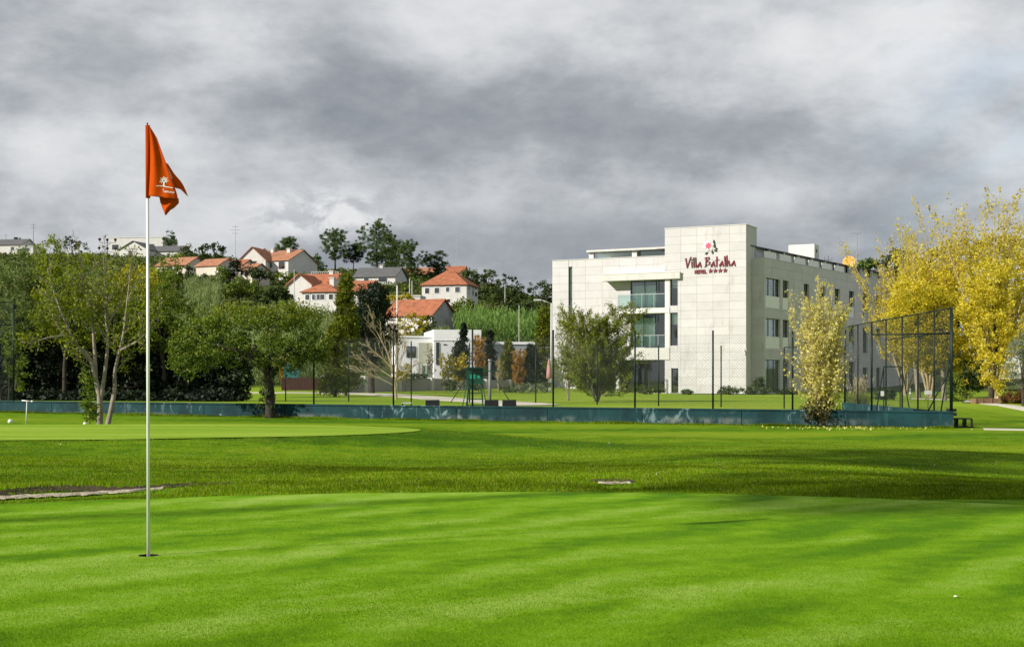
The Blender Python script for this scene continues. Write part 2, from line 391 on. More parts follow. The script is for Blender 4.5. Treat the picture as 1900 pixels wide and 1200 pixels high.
def blades(name, X, Y, Z, h, wd, mat_, seed, lean=.5):
    rng = np.random.default_rng(seed); N = len(X)
    a = rng.uniform(0, 2 * np.pi, N); hh = h * rng.uniform(.55, 1.25, N); ww = wd * rng.uniform(.7, 1.3, N)
    l = rng.uniform(0, lean, N) * hh; b = rng.uniform(0, 2 * np.pi, N)
    B = np.stack([X, Y, Z], -1); S = np.stack([np.cos(a) * ww, np.sin(a) * ww, 0 * a], -1)
    T = B + np.stack([np.cos(b) * l, np.sin(b) * l, hh], -1)
    V = np.stack([B - S, B + S, T], 1).reshape(-1, 3)
    return mesh_np(name, V, np.arange(3 * N).reshape(-1, 3), mat_)
rng = np.random.default_rng(7)
# rough behind the first green, thinning with distance
N = 330000
D = 11.0 + (31 - 11) * rng.random(N) ** 1.5; X = (rng.random(N) * 2 - 1) * D * .40
r = np.hypot(X - GC[0], D - GC[1]); e = np.hypot((X - G2[0]) / G2[2], (D - G2[1]) / G2[3])
lm = lipmask(X)
ok = (r > GR + .04) & (e > .99) & ~((lm > .3) & (r > 8.72) & (r < 9.5) & (rng.random(N) < .78))
X, D, r = X[ok], D[ok], r[ok]
hgt = .022 + .008 * np.exp(-((r - 9.2) / .7) ** 2) + .02 * lipmask(X) * np.exp(-((r - 9.72) / .12) ** 2) - .008 * sstep(16, 28, D)
tag(obj('rough_grass', blades('rough_grass', X, D, G(X, D) - .004, hgt, .0042 + .00016 * (D - 11), M_blade, 3)), 'uncut grass blades of the rough behind the putting green', 'grass', kind='stuff')
# nap of the green close to the camera
N = 480000
D = 4.7 + 6.2 * rng.random(N) ** 1.9; X = (rng.random(N) * 2 - 1) * D * .40
ok = (np.hypot(X - CUP[0], D - CUP[1]) > .058) & (np.hypot(X - GC[0], D - GC[1]) < GR)
X, D = X[ok], D[ok]
tag(obj('mown_grass', blades('mown_grass', X, D, G(X, D) + .003, .0065, .0013, M_short, 4, .9)), 'closely mown grass nap of the putting green', 'grass', kind='stuff')
# paths and paving --------------------------------------------------------------
M_path = solid('pale path concrete', (.50, .46, .39), .9, .12, .8, .2, 20)
def ribbon(name, pts, wd, mat_, off=.02):
    pts = [Vector((x, y, 0)) for x, y in pts]; C = []
    for i in range(len(pts) - 1):
        p0, p1, p2, p3 = pts[max(i - 1, 0)], pts[i], pts[i + 1], pts[min(i + 2, len(pts) - 1)]
        for k in range(12):
            t = k / 12; C.append(.5 * ((2 * p1) + (p2 - p0) * t + (2 * p0 - 5 * p1 + 4 * p2 - p3) * t * t + (3 * p1 - p0 - 3 * p2 + p3) * t ** 3))
    C.append(pts[-1]); V = []
    for i, c in enumerate(C):
        d = (C[min(i + 1, len(C) - 1)] - C[max(i - 1, 0)]).normalized(); s = Vector((-d.y, d.x, 0))
        for q in np.linspace(-.5, .5, 7):
            a = c + s * wd * q; V.append((a.x, a.y, GZ(a.x, a.y) + off + (.0 if abs(q) < .45 else -.05)))
    J = np.arange(len(V)).reshape(-1, 7)
    Fq = np.stack([J[:-1, :-1], J[1:, :-1], J[1:, 1:], J[:-1, 1:]], -1).reshape(-1, 4)
    return tag(obj(name, mesh_np(name, np.array(V), Fq, mat_, True)), kind='structure')
ribbon('path', [(XD(380, 100), 100), (XD(560, 99), 99), (XD(680, 95), 95), (XD(765, 86), 86), (XD(845, 74), 74), (XD(935, 64), 64), (XD(990, 60), 60)], 3.4, M_path, .03)
ribbon('path', [(14.4, 41.2), (16.5, 40.6), (19.5, 40.2), (26, 39.8)], 1.5, M_path, .02)
ribbon('path', [(XD(1700, 78), 78), (XD(1785, 72), 72), (XD(1850, 64), 64), (XD(1960, 55), 55)], 1.2, M_path, .02)
M_court = solid('green court surface', (.03, .12, .08), .85, .15, .6)
# ================================================================ hotel
class Frame:
    def __init__(s, O, ang):
        s.O = Vector(O); s.a = ang; s.ex = Vector((math.cos(ang), math.sin(ang), 0)); s.ey = Vector((-math.sin(ang), math.cos(ang), 0))
        s.M = Matrix.Translation(s.O) @ Matrix.Rotation(ang, 4, 'Z')
    def x(s, px, y=0.0):
        r = (px - 950) / F; ox = s.O.x + s.ey.x * y; oy = s.O.y + s.ey.y * y
        return (r * oy - ox) / (s.ex.x - r * s.ex.y)
    def D(s, x, y=0.0): return s.O.y + s.ex.y * x + s.ey.y * y
    def z(s, px, py, y=0.0):            # height above the frame's origin of the point seen at px,py
        return ZC + (YH - py) / F * s.D(s.x(px, y), y) - s.O.z
HZ = -0.34
C0 = Vector((XD(1385, 110), 110, HZ))
FR = Frame(C0, R(-27))                    # front, towards the camera
FS = Frame(C0 + FR.ex * 1.0 + FR.ey * 1.5, R(57))   # long side, receding to the right
M_stone = solid('limestone cladding panel', (.535, .522, .528), .8, .05, .9, .12, 9, rand=.09, dirt=((.37, .34, .29), .42), world=True)
M_joint = solid('dark joint backing', (.50, .485, .47), .9, .1, 3)
M_white = solid('white render', (.62, .61, .58), .8, .06, .7, dirt=((.50, .47, .42), .3))
M_slab = solid('pale concrete slab', (.54, .53, .505), .8, .08, .8, dirt=((.36, .33, .27), .35))
M_alu = solid('dark grey aluminium', (.045, .047, .05), .45, .1, 5, metal=.4)
M_steel = solid('grey steel', (.42, .43, .44), .4, .1, 5, metal=.6)
M_glass = glassmat('tinted window glass', (.90, .97, .945), .085)
M_rail = glassmat('clear balustrade glass', (.80, .92, .88), .10)
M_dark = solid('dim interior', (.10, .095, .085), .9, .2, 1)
M_curt = solid('pale curtain cloth', (.74, .78, .74), .9, .1, 1.2, stretch=(6, 6, .3))
M_frost = solid('frosted panel', (.74, .75, .73), .55, .05, 3)
M_gold = solid('orange painted dish', (.75, .36, .07), .5, .08, 3)
hotel = thing('hotel', 'pale stone hotel with a tall sign tower and glazed corner balconies', 'hotel', C0)
HI = Matrix.Translation(-C0)
def hb(name, mb, mats, parent=None, smooth=False):     # a part of the hotel, from geometry in world coordinates
    o = mb.build(name, mats, parent if parent is not None else hotel, smooth)
    for v in o.data.vertices: v.co = v.co - C0
    return o
def fbox(fr, x0, x1, y0, y1, z0, z1, mb=None, m=0):
    return (mb or MB()).box(x0, x1, y0, y1, z0, z1, fr.M, m)
def cut(rects, op):
    out = []
    for (a, b, c, d) in rects:
        x0, x1, z0, z1 = op
        if x1 <= a or x0 >= b or z1 <= c or z0 >= d: out.append((a, b, c, d)); continue
        if x0 > a: out.append((a, x0, c, d))
        if x1 < b: out.append((x1, b, c, d))
        l, r = max(a, x0), min(b, x1)
        if z0 > c: out.append((l, r, c, z0))
        if z1 < d: out.append((l, r, z1, d))
    return out
unit = MB().box(0, 1, 0, 1, 0, 1).mesh('stone_panel', M_stone)
n_panel = [0]
def clad(fr, x0, x1, z0, z1, y, ops, pw, ph, xmax=None, wall=True, thick=.3):
    """backing wall with openings, and a stone panel for each field of the joint grid"""
    rects = [(x0, x1, z0, z1)]
    for o in ops: rects = cut(rects, o)
    if wall:
        mb = MB()
        for (a, b, c, d) in rects: fbox(fr, a, b, y, y + thick, c, d, mb)
        hb('wall', mb, M_joint)
    nxp = max(1, round((x1 - x0) / pw)); nzp = max(1, round((z1 - z0) / ph)); far = MB()
    for j in range(nzp):
        for i in range(nxp):
            cell = [(x0 + (x1 - x0) * i / nxp, x0 + (x1 - x0) * (i + 1) / nxp, z0 + (z1 - z0) * j / nzp, z0 + (z1 - z0) * (j + 1) / nzp)]
            for o in ops: cell = cut(cell, o)
            for (a, b, c, d) in cell:
                if b - a < .05 or d - c < .05: continue
                g = .006; y0 = y - .03 - .003 * ((i * 7 + j * 13) % 5) / 5
                if xmax is not None and a > xmax: fbox(fr, a + g, b - g, y0, y, c + g, d - g, far); continue
                o = obj('stone_panel', unit, hotel); n_panel[0] += 1
                o.matrix_local = HI @ fr.M @ Matrix.Translation((a + g, y0, c + g)) @ Matrix.Diagonal((b - a - 2 * g, y - y0, d - c - 2 * g, 1))
    if far.v: hb('stone_panel', far, M_stone)['kind'] = 'stuff'
def window(fr, op, y, mull=(), trans=(), glass=M_glass, bar=.055, parent=None, door=False):
    x0, x1, z0, z1 = op; mb = MB(); f = fr
    fbox(f, x0, x0 + bar, y, y + .09, z0, z1, mb); fbox(f, x1 - bar, x1, y, y + .09, z0, z1, mb)
    fbox(f, x0 + bar, x1 - bar, y, y + .09, z1 - bar, z1, mb); fbox(f, x0 + bar, x1 - bar, y, y + .09, z0, z0 + bar, mb)
    for q in mull: fbox(f, x0 + (x1 - x0) * q - bar / 2, x0 + (x1 - x0) * q + bar / 2, y + .004, y + .086, z0 + bar, z1 - bar, mb)
    for q in trans: fbox(f, x0 + bar, x1 - bar, y + .008, y + .082, z0 + (z1 - z0) * q - bar / 2, z0 + (z1 - z0) * q + bar / 2, mb)
    wn = hb('door' if door else 'window', mb, M_alu)
    edges = [0] + sorted(mull) + [1]
    for a, b in zip(edges[:-1], edges[1:]):
        hb('pane', fbox(f, x0 + (x1 - x0) * a + bar / 2, x0 + (x1 - x0) * b - bar / 2, y + .03, y + .045, z0 + bar * .8, z1 - bar * .8), glass, wn)
    return wn
def curtain(fr, x0, x1, y, z0, z1):
    nn = max(6, int((x1 - x0) / .09)); V = []; 
    for z in (z0, z1):
        for i in range(nn + 1): V.append(fr.M @ Vector((x0 + (x1 - x0) * i / nn, y + .05 * math.sin(i * 1.3) + .02 * math.sin(i * .47), z)))
    mb = MB().add(V, [(i, i + 1, nn + 2 + i, nn + 1 + i) for i in range(nn)])
    return hb('curtain', mb, M_curt, None, True)
# ---- front: main block left of the tower, tower on the right
fx, fz = FR.x, FR.z; YB = .85
bx_ = lambda px: FR.x(px, YB)
bz_ = lambda px, py: FR.z(px, py, YB)
XL, XT = bx_(1025), fx(1234)
ZM = bz_(1025, 484); ZT = fz(1385, 417)
slit = (bx_(1055), bx_(1062), bz_(1058, 612), bz_(1058, 495))
w3 = (bx_(1170), bx_(1234.5), bz_(1234, 571), bz_(1234, 516))
w2 = (bx_(1170), bx_(1234.5), bz_(1234, 644), bz_(1234, 582))
g0 = (bx_(1062), bx_(1234.5), .04, bz_(1234, 668))
n3 = (fx(1244), fx(1258), fz(1250, 567), fz(1250, 515)); n2 = (fx(1244), fx(1258), fz(1250, 641), fz(1250, 580)); dr = (fx(1246), fx(1259), fz(1250, 729), fz(1250, 683))
clad(FR, XL, XT + .3, 0, ZM, YB, [slit, w3, w2, g0], 1.62, .68)
clad(FR, XT + .004, 0, 0, ZT, -.05, [n3, n2, dr], 1.55, .68, thick=.35)
# tower sides and top, main block sides, roof
hb('tower_wall', fbox(FR, -.3, -.003, .30, 2.6, 0, ZT - .004), M_stone)
hb('tower_wall', fbox(FR, XT + .01, XT + .3, .302, 2.6, ZM + .06, ZT - .004), M_stone)
hb('tower_return', fbox(FR, XT + .006, XT + .3, .303, YB - .05, 0, ZM + .05), M_stone)
hb('tower_wall', fbox(FR, XT + .012, -.012, 2.6, 2.9, ZM - .5, ZT - .006), M_stone)
hb('tower_coping', fbox(FR, XT - .03, .03, -.11, 2.95, ZT, ZT + .06), M_slab)
hb('side_wall', fbox(FR, XL + .003, XL + .3, YB + .301, 16, 0, ZM - .003), M_stone)
hb('coping', fbox(FR, XL - .03, XT, YB - .07, YB + .34, ZM, ZM + .05), M_slab)
hb('roof', fbox(FR, XL + .3, -.31, YB + .31, 16, ZM - .62, ZM - .5), M_slab)
for zf in (fz(1234, 656), fz(1234, 577)):
    hb('floor_slab', fbox(FR, XL + .31, -.31, YB + .305, 12, zf - .15, zf + .12), M_slab)
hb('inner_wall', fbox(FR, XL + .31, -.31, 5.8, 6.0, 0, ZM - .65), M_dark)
# windows of the front
window(FR, slit, YB + .14, trans=(.25, .5, .75))
hb('curtain', fbox(FR, slit[0], slit[1], YB + .24, YB + .25, slit[2], slit[3]), M_curt)
window(FR, w3, YB + .10, mull=(.40, .73, .80)); window(FR, w2, YB + .10, mull=(.36, .70, .78))
curtain(FR, w3[0] + .1, w3[0] + (w3[1] - w3[0]) * .72, YB + .3, w3[2] + .02, w3[3] - .55); curtain(FR, w2[0] + .1, w2[0] + (w2[1] - w2[0]) * .70, YB + .3, w2[2], w2[3] - .3)
window(FR, n3, .10, trans=(.72,)); window(FR, n2, .10, trans=(.62,)); window(FR, dr, .10, trans=(.42,), door=True)
for q in (n3, n2): hb('blind', fbox(FR, q[0] + .05, q[1] - .05, .25, .27, q[3] - (q[3] - q[2]) * .36, q[3]), M_frost)
window(FR, g0, YB + .35, mull=(.17, .34, .5, .66, .81), glass=glassmat('dark shop glass', (.22, .27, .25), .10))
for px in (1146, 1100, 1066): hb('column', fbox(FR, bx_(px) - .16, bx_(px) + .16, YB - .04, YB + .26, 0, g0[3]), M_white)
hb('pilaster', fbox(FR, fx(1234.5), fx(1243), -.10, -.052, g0[3] + .02, fz(1234, 508)), M_white)
# canopy and balcony slabs with glass balustrades
can = (fx(1118, -.25), fx(1262, -.25)); zc0 = fz(1234, 517.5, -.35); zc1 = fz(1234, 505.5, -.35)
hb('canopy', fbox(FR, can[0], can[1], -.35, YB - .04, zc0, zc1), M_slab)
hb('canopy_edge', fbox(FR, can[0] - .02, can[1] + .02, -.38, -.3, zc1, zc1 + .07), M_white)
hb('parapet', fbox(FR, fx(1141, .2), XT - .01, .2, YB - .04, zc1 + .01, zc1 + .42), M_white)
for (l, r_, yt, yb, dp) in ((1144, 1242, 570.5, 580, .14), (1140, 1242, 645, 667, .14)):
    a, b = fx(l, -dp), fx(r_, -dp)
    hb('balcony_slab', fbox(FR, a, b, -dp, YB - .04, fz(1234, yb, -dp), fz(1234, yt, -dp)), M_white if yt < 600 else M_slab)
    if yt < 600: pass
for (l, yb, yt, dp) in ((1146, 570.5, 545, .11), (1176, 644.5, 622, .11)):
    a, b = fx(l, -dp), fx(1236, -dp); z0 = fz(1234, yb, -dp) + .02; z1 = fz(1234, yt, -dp)
    bal = hb('balustrade', fbox(FR, a, b, -dp + .01, -dp + .05, z1, z1 + .04), M_steel)
    k = 4
    for i in range(k):
        p0 = a + (b - a) * i / k; p1 = a + (b - a) * (i + 1) / k
        hb('pane', fbox(FR, p0 + .02, p1 - .02, -dp + .02, -dp + .032, z0, z1), M_rail, bal)
        hb('post', fbox(FR, p0 - .015, p0 + .015, -dp + .012, -dp + .045, z0 - .02, z1), M_steel, bal)
# roof terrace on the main block: posts, glazing and a thin slab
rz1 = fz(1100, 468, 1.6); rz0 = ZM + .05
rt = hb('terrace_roof', fbox(FR, fx(1088, 1.4), XT + 1.5, 1.4, 9, rz1, rz1 + .17), M_slab)
for px in (1097, 1177): hb('terrace_post', fbox(FR, fx(px, 1.7) - .22, fx(px, 1.7) + .22, 1.7, 2.1, ZM - .5, rz1), M_white)
hb('terrace_glazing', fbox(FR, fx(1100, 2.1) + .3, XT + .01, 2.15, 2.18, ZM - .5, rz1), M_glass)
hb('terrace_wall', fbox(FR, fx(1100, 2.1) + .3, XT + .02, 5.5, 5.7, ZM - .5, rz1), M_white)
# ---- long side
sxf, szf = FS.x, FS.z
ZS = szf(1419, 478.5); LS = 46.0
top = []
def sw(pa, pb, ya, yb): return (sxf(pa), sxf(pb), szf(pa, yb), szf(pa, ya))
base = [(1420, 1447), (1452, 1463), (1491, 1501), (1520, 1531), (1548.5, 1558), (1575, 1584.5), (1600.5, 1609.5), (1625.5, 1633.5)]
h3 = (szf(1420, 570), szf(1420, 514.5)); h2 = (szf(1420, 646), szf(1420, 590)); h1 = (.35, szf(1420, 667))
ops = []
for (a, b) in base:
    for hh in (h3, h2): ops.append((sxf(a), sxf(b), hh[0], hh[1]))
    ops.append((sxf(a), sxf(b), h1[0] if a > 1470 else .08, h1[1] - (.5 if a > 1590 else 0)))
clad(FS, 0, LS, 0, ZS, 0, ops, 1.7, .68, xmax=7.6)
clad(FR, .004, .99, 0, ZS + .001, 1.5, [], 1.0, .68)
for i, q in enumerate(ops):
    wide = q[1] - q[0] > 2.0
    window(FS, q, .16, mull=((.33, .70) if wide else (.5,)), trans=(() if i % 3 == 2 else ()))
    if i % 3 == 2:
        curtain(FS, q[0] + .05, q[0] + (q[1] - q[0]) * .45, .36, q[2], q[3] - .05); continue
    # frosted guard across the lower third, curtain behind
    hgt = (q[3] - q[2])
    if i < 6 or i % 2 == 0 or i in (9, 15): hb('guard_panel', fbox(FS, q[0] + .02, q[1] - .02, .02, .05, q[2] - .05, q[2] + hgt * .40), M_frost if i < 16 else M_glass)
    curtain(FS, q[0] + .05, q[1] - (q[1] - q[0]) * (.3 if wide else .35), .38, q[2], q[3] - (.9 if i % 3 == 0 and wide else .05))
for zf in (h2[0] - .2, h3[0] - .2): hb('floor_slab', fbox(FS, .02, LS - .3, .31, 7, zf - .12, zf + .12), M_slab)
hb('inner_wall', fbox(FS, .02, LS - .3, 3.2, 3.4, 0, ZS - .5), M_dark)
hb('roof', fbox(FS, .02, LS - .31, .31, 13, ZS - .55, ZS - .4), M_slab)
hb('end_wall', fbox(FS, LS - .3, LS - .002, .301, 13, 0, ZS - .002), M_stone)
hb('back_wall', fbox(FS, 0, LS - .003, 13, 13.3, 0, ZS - .002), M_stone)
hb('coping', fbox(FS, -.02, LS + .02, -.05, .34, ZS, ZS + .05), M_slab)
# set-back top storey under a dark edged roof
zr = FS.z(1410, 462, .9) + .1
hb('top_roof', fbox(FS, -1.6, LS - 2, .95, 9, zr, zr + .10), M_alu)
hb('top_wall', fbox(FS, -.6, LS - 3, 1.45, 1.6, ZS - .4, zr), M_frost)
for i in range(11):
    x = .2 + i * 3.4
    hb('top_post', fbox(FS, x, x + .22, .98, 1.2, ZS - .42, zr), M_white)
    hb('top_fin', fbox(FS, x + .3, x + .36, 1.0, 1.45, ZS - .42, zr), M_alu)
for i in range(6): hb('parapet_panel', fbox(FS, 1.0 + i * 3.4, 3.6 + i * 3.4, .36, .40, ZS + .05, zr - .30), M_frost)
# plant room on the roof
FB = Frame(C0 + FR.ex * 0 + FS.ey * 2.2 + FS.ex * 15.0, R(-27))
def atroof(px, D): return XD(px, D)
pD = 127.0
FPB = Frame((XD(1511, pD), pD, HZ), R(-27))
bx0 = FPB.x(1463); zb1 = FPB.z(1511, 452.5)
hb('plant_room', fbox(FPB, bx0, 0, 0, 1.7, ZS - .4, zb1), M_white)
hb('plant_room_vent', fbox(FPB, -.02, .03, .6, 1.0, zb1 - .75, zb1 - .42), M_alu)
# antenna mast and round dish standing on the roof
mD = 142.0; mast = thing('antenna_mast', 'thin grey aerial mast on the hotel roof right of the plant room', 'antenna', (XD(1590, mD), mD, HZ + ZS - .4))
ztop = ZD(431, mD) - (HZ + ZS - .4)
MB().bar((0, 0, 0), (0, 0, ztop), .045, 6).build('mast', M_steel, mast)
mb = MB(); mb.bar((-.5, 0, ztop - .1), (.5, 0, ztop - .1), .03)
for q in (-.5, -.25, 0, .25, .5): mb.bar((q, -.25, ztop - .1), (q, .25, ztop - .1), .02, 4)
mb.build('aerial', M_steel, mast)
MB().bar((0, 0, ztop * .5), (.25, 0, ztop * .5 + .1), .06).build('aerial_box', M_steel, mast)
dish = thing('satellite_dish', 'round orange dish on the hotel roof beside the aerial mast', 'dish', (XD(1576, mD - 4), mD - 4, HZ + ZS - .4))
zd = ZD(487, mD - 4) - (HZ + ZS - .4)
mb = MB()
prof = [(0.001, .0), (.28, .02), (.45, .06), (.62, .13), (.66, .15), (.62, .16), (.3, .06), (.001, .03)]
mb.lathe([(r, z) for r, z in prof], n=24)
d = mb.build('reflector', M_gold, dish, True); d.location = (0, 0, zd); d.rotation_euler = (R(78), 0, R(-25))
MB().bar((0, .05, 0), (0, .05, zd - .1), .05).build('stand', M_steel, dish)
MB().bar((0, .05, zd), (-.25, -.5, zd + .1), .02).build('feed_arm', M_steel, dish)
ae = thing('roof_aerial', 'small forked aerial on the hotel roof beside the plant room', 'antenna', (XD(1537, 128), 128, HZ + ZS - .4))
MB().bar((0, 0, 0), (0, 0, ZD(474, 128) - HZ - ZS + .4), .03).build('mast', M_steel, ae)
z_ = ZD(478, 128) - HZ - ZS + .4
MB().bar((-.35, 0, z_ - .2), (.35, 0, z_ - .2), .02).bar((-.35, 0, z_ - .2), (-.35, 0, z_ + .1), .02).bar((.35, 0, z_ - .2), (.35, 0, z_ + .1), .02).build('fork', M_steel, ae)
# security lamp on the tower corner
lampw = thing('wall_lamp', 'small white lamp fixed low on the hotel tower corner', 'lamp', FR.M @ Vector((-.12, -.09, FR.z(1383, 650))))
MB().box(-.1, .1, -.3, -.02, -.05, .12).build('housing', M_white, lampw); MB().box(-.03, .03, -.2, 0, -.35, -.05).build('bracket', M_white, lampw)
# ---------------------------------------------------------------- sign
M_crim = solid('crimson letter', (.16, .012, .030), .5, .1, 4); M_pink = solid('pink petal', (.72, .09, .17), .5, .1, 4)
M_petal = solid('white petal', (.80, .78, .72), .5, .04, 4); M_leafs = solid('black green sign leaf', (.012, .025, .012), .5, .1, 4)
sign = thing('hotel_sign', 'crimson raised hotel lettering with a pink flower high on the tower', 'sign', C0)
def sgn(name, mb, mat_, parent=sign):
    o = mb.build(name, mat_, parent)
    for v in o.data.vertices: v.co = v.co - C0
    return o
def stroke(mb, pts, wd, y0, y1, fr):
    for (a, b) in zip(pts[:-1], pts[1:]):
        a = Vector(a); b = Vector(b); d = (b - a)
        if d.length < 1e-6: continue
        e = d.normalized() * wd * .25
        nrm = Vector((wd * .50, wd * .18))       # broad-nib pen: constant slant
        q = [a - e - nrm, a - e + nrm, b + e + nrm, b + e - nrm]
        ar = sum(q[i].x * q[(i + 1) % 4].y - q[(i + 1) % 4].x * q[i].y for i in range(4))
        if ar > 0: q = q[::-1]
        mb.prism([(p.x, p.y) for p in q], y0, y1, fr.M)
GL = {'V': (.62, [[(0, .92), (.06, .95), (.22, 0), (.62, 1.08)]]), 'i': (.16, [[(.05, .6), (.09, 0)], [(.05, .78), (.06, .82)]]),
      'l': (.17, [[(.03, 1.0), (.11, 0)]]), 'a': (.50, [[(.30, .50), (.02, .12), (.08, .0), (.30, .36)], [(.30, .52), (.44, .0)]]),
      'B': (.62, [[(.10, .95), (.18, .98), (.12, .05)], [(.0, .93), (.45, 1.0), (.50, .82), (.16, .55), (.55, .50), (.52, .28), (.0, .0)]]),
      't': (.34, [[(.12, 1.0), (.10, 0)], [(-.06, .58), (.34, .68)]]), 'h': (.46, [[(.03, 1.08), (.08, .0)], [(.08, .25), (.26, .52), (.36, .0)]]), ' ': (.22, [])}
text = 'Villa Batalha'; tot = sum(GL[c][0] + .06 for c in text)
xs0, xs1 = FR.x(1271.5, -.1), FR.x(1366, -.1); zb = FR.z(1271, 496.5, -.1); kx = (xs1 - xs0) / tot; kz = FR.z(1271, 479, -.1) - zb
cur = 0
for c in text:
    wd_, sts = GL[c]
    if sts:
        mb = MB()
        for s_ in sts: stroke(mb, [(xs0 + (cur + x + .04 * 0) * kx, zb + y * kz) for x, y in s_], .085, -.16 - .002 * (int(cur * 10) % 3), -.095, FR)
        sgn('letter', mb, M_crim)
    cur += wd_ + .06
hx0, hx1 = FR.x(1289, -.1), FR.x(1312, -.1); hz0 = FR.z(1289, 508, -.1); hz1 = FR.z(1289, 501, -.1)
BL = {'H': [(0, 0, .24, 1), (.66, 0, .9, 1), (.2, .4, .7, .62)], 'O': [(0, 0, .24, 1), (.66, 0, .9, 1), (.2, 0, .7, .22), (.2, .78, .7, 1)], 'T': [(.33, 0, .57, .82), (0, .78, .9, 1)],
      'E': [(0, 0, .26, 1), (.2, 0, .85, .2), (.2, .4, .75, .6), (.2, .8, .85, 1)], 'L': [(0, 0, .26, 1), (.2, 0, .85, .2)]}
for i, c in enumerate('HOTEL'):
    mb = MB(); u = (hx1 - hx0) / 5
    for k, (a, b, c_, d_) in enumerate(BL[c]): fbox(FR, hx0 + (i + a) * u, hx0 + (i + c_) * u, -.15 - .002 * k, -.095, hz0 + b * (hz1 - hz0), hz0 + d_ * (hz1 - hz0), mb)
    sgn('letter', mb, M_crim)
for i, px in enumerate((1318.3, 1327.2, 1336.3, 1345.5)):
    cx_, cz_, ro = FR.x(px, -.1), hz0 + .19, .21
    pl = [(cx_ + (ro if k % 2 == 0 else ro * .45) * math.sin(math.pi * k / 5), cz_ + (ro if k % 2 == 0 else ro * .45) * math.cos(math.pi * k / 5)) for k in range(10)]
    sgn('star', MB().prism(pl, -.15, -.095, FR.M), M_crim)
fcx, fcz = FR.x(1314.5, -.1), FR.z(1314, 456, -.1)
for k in range(6):
    a = k * math.pi / 3 + .3; q = [(fcx + rr_ * math.cos(a + t), fcz + rr_ * math.sin(a + t)) for rr_, t in ((.10, -.7), (.36, -.42), (.50, 0), (.36, .42), (.10, .7))]
    sgn('petal', MB().prism(q[::-1], -.125 - .003 * k, -.095, FR.M), M_petal)
for k in range(8):
    a = k * math.pi / 4; q = [(fcx + rr_ * math.cos(a + t), fcz + rr_ * math.sin(a + t)) for rr_, t in ((.02, -.7), (.16, -.5), (.30, 0), (.16, .5), (.02, .7))]
    sgn('petal', MB().prism(q[::-1], -.165 - .003 * k, -.145, FR.M), M_pink)
for (px, py, L, a) in ((1325, 449, .40, 1.65), (1326, 456, .34, 1.2), (1322, 468, .34, -1.5), (1328, 465, .34, -.5), (1311, 470, .30, .5), (1329, 461, .26, 1.9)):
    lx_, lz_ = FR.x(px, -.1), FR.z(px, py, -.1)
    q = [(lx_ + math.cos(a) * L * s_ - math.sin(a) * t, lz_ + math.sin(a) * L * s_ + math.cos(a) * t) for s_, t in ((-.5, 0), (-.1, -.10), (.5, 0), (.0, .10))]
    sgn('leaf', MB().prism(q[::-1], -.14 - .002 * (px % 5), -.095, FR.M), M_leafs)
# ================================================================ tennis court: wall, fences, umpire chair
# painted wall, flaking and grimy
m, n = material('flaking teal wall paint'); M_teal = m
tc = n('ShaderNodeTexCoord').outputs['Object']
c = n.ramp(n.noise(tc, 1.1, 5, .65), [(.35, (.0015, .022, .027)), (.65, (.006, .046, .052))])
pl = n.noise(n.vmath('MULTIPLY', tc, (1.6, 1.6, 1.0)), 1.4, 6, .72, .8)
c = n.mix(n.math('MULTIPLY', n.maprange(pl, .55, .64, 0, .8), n.maprange(n.noise(tc, .16, 2, .5), .46, .58)), c, (.20, .29, .31))
sz = n('ShaderNodeSeparateXYZ', Vector=tc).outputs[2]
gr = n.math('MULTIPLY', n.math('MULTIPLY', n.maprange(sz, .20, .02), n.maprange(n.noise(tc, .22, 2, .5), .42, .62)), n.maprange(n.noise(n.vmath('MULTIPLY', tc, (1, 1, .6)), 2.2, 5, .7), .40, .62))
c = n.mix(n.math('MULTIPLY', gr, .7), c, (.20, .21, .18))
dr_ = n.noise(n.vmath('MULTIPLY', tc, (5, 5, .25)), 1.2, 4, .7)
c = n.mix(n.maprange(dr_, .52, .75, 0, .5), c, (.025, .085, .095))
p = n('ShaderNodeBsdfPrincipled', Base_Color=c, Roughness=.75); p.inputs['Specular IOR Level'].default_value = .25
bp = n('ShaderNodeBump', Height=pl, Strength=.3, Distance=.01); n.put(p.inputs['Normal'], bp.outputs[0])
n('ShaderNodeOutputMaterial', Surface=p.outputs[0])
M_post = solid('dark green fence steel', (.006, .016, .013), .5, .15, 3, metal=.2)
M_wire = solid('grey green chain link wire', (.10, .12, .11), .5, .1, 3, metal=.3)
M_ump = solid('green painted chair steel', (.004, .060, .035), .45, .1, 3); M_umps = solid('bright green seat', (.01, .26, .15), .5, .1, 3)
M_black = solid('black plastic', (.008, .008, .009), .6, .1, 3)
WB = Vector((XD(1770, 42), 42, 0)); WA = Vector((XD(0, 52.4), 52.4, 0))
wdir = (WB - WA).normalized(); wnor = Vector((-wdir.y, wdir.x, 0))
def wz_top(t): return ZD(743, 52.4) + (ZD(763, 42) - ZD(743, 52.4)) * t
def wz_bot(t): return ZD(769, 52.4) + (ZD(796, 42) - ZD(769, 52.4)) * t
WL = (WB - WA).length
def onwall(px):                                   # fraction along the wall seen at px
    r = (px - 950) / F; d = WB - WA
    return (r * WA.y - WA.x) / (d.x - r * d.y)
cw = thing('court_wall', 'low flaking teal wall running along the tennis court', 'wall', (WA.x, WA.y, wz_bot(0)))
segs = 12; t0_, t1_ = -.12, 1.0
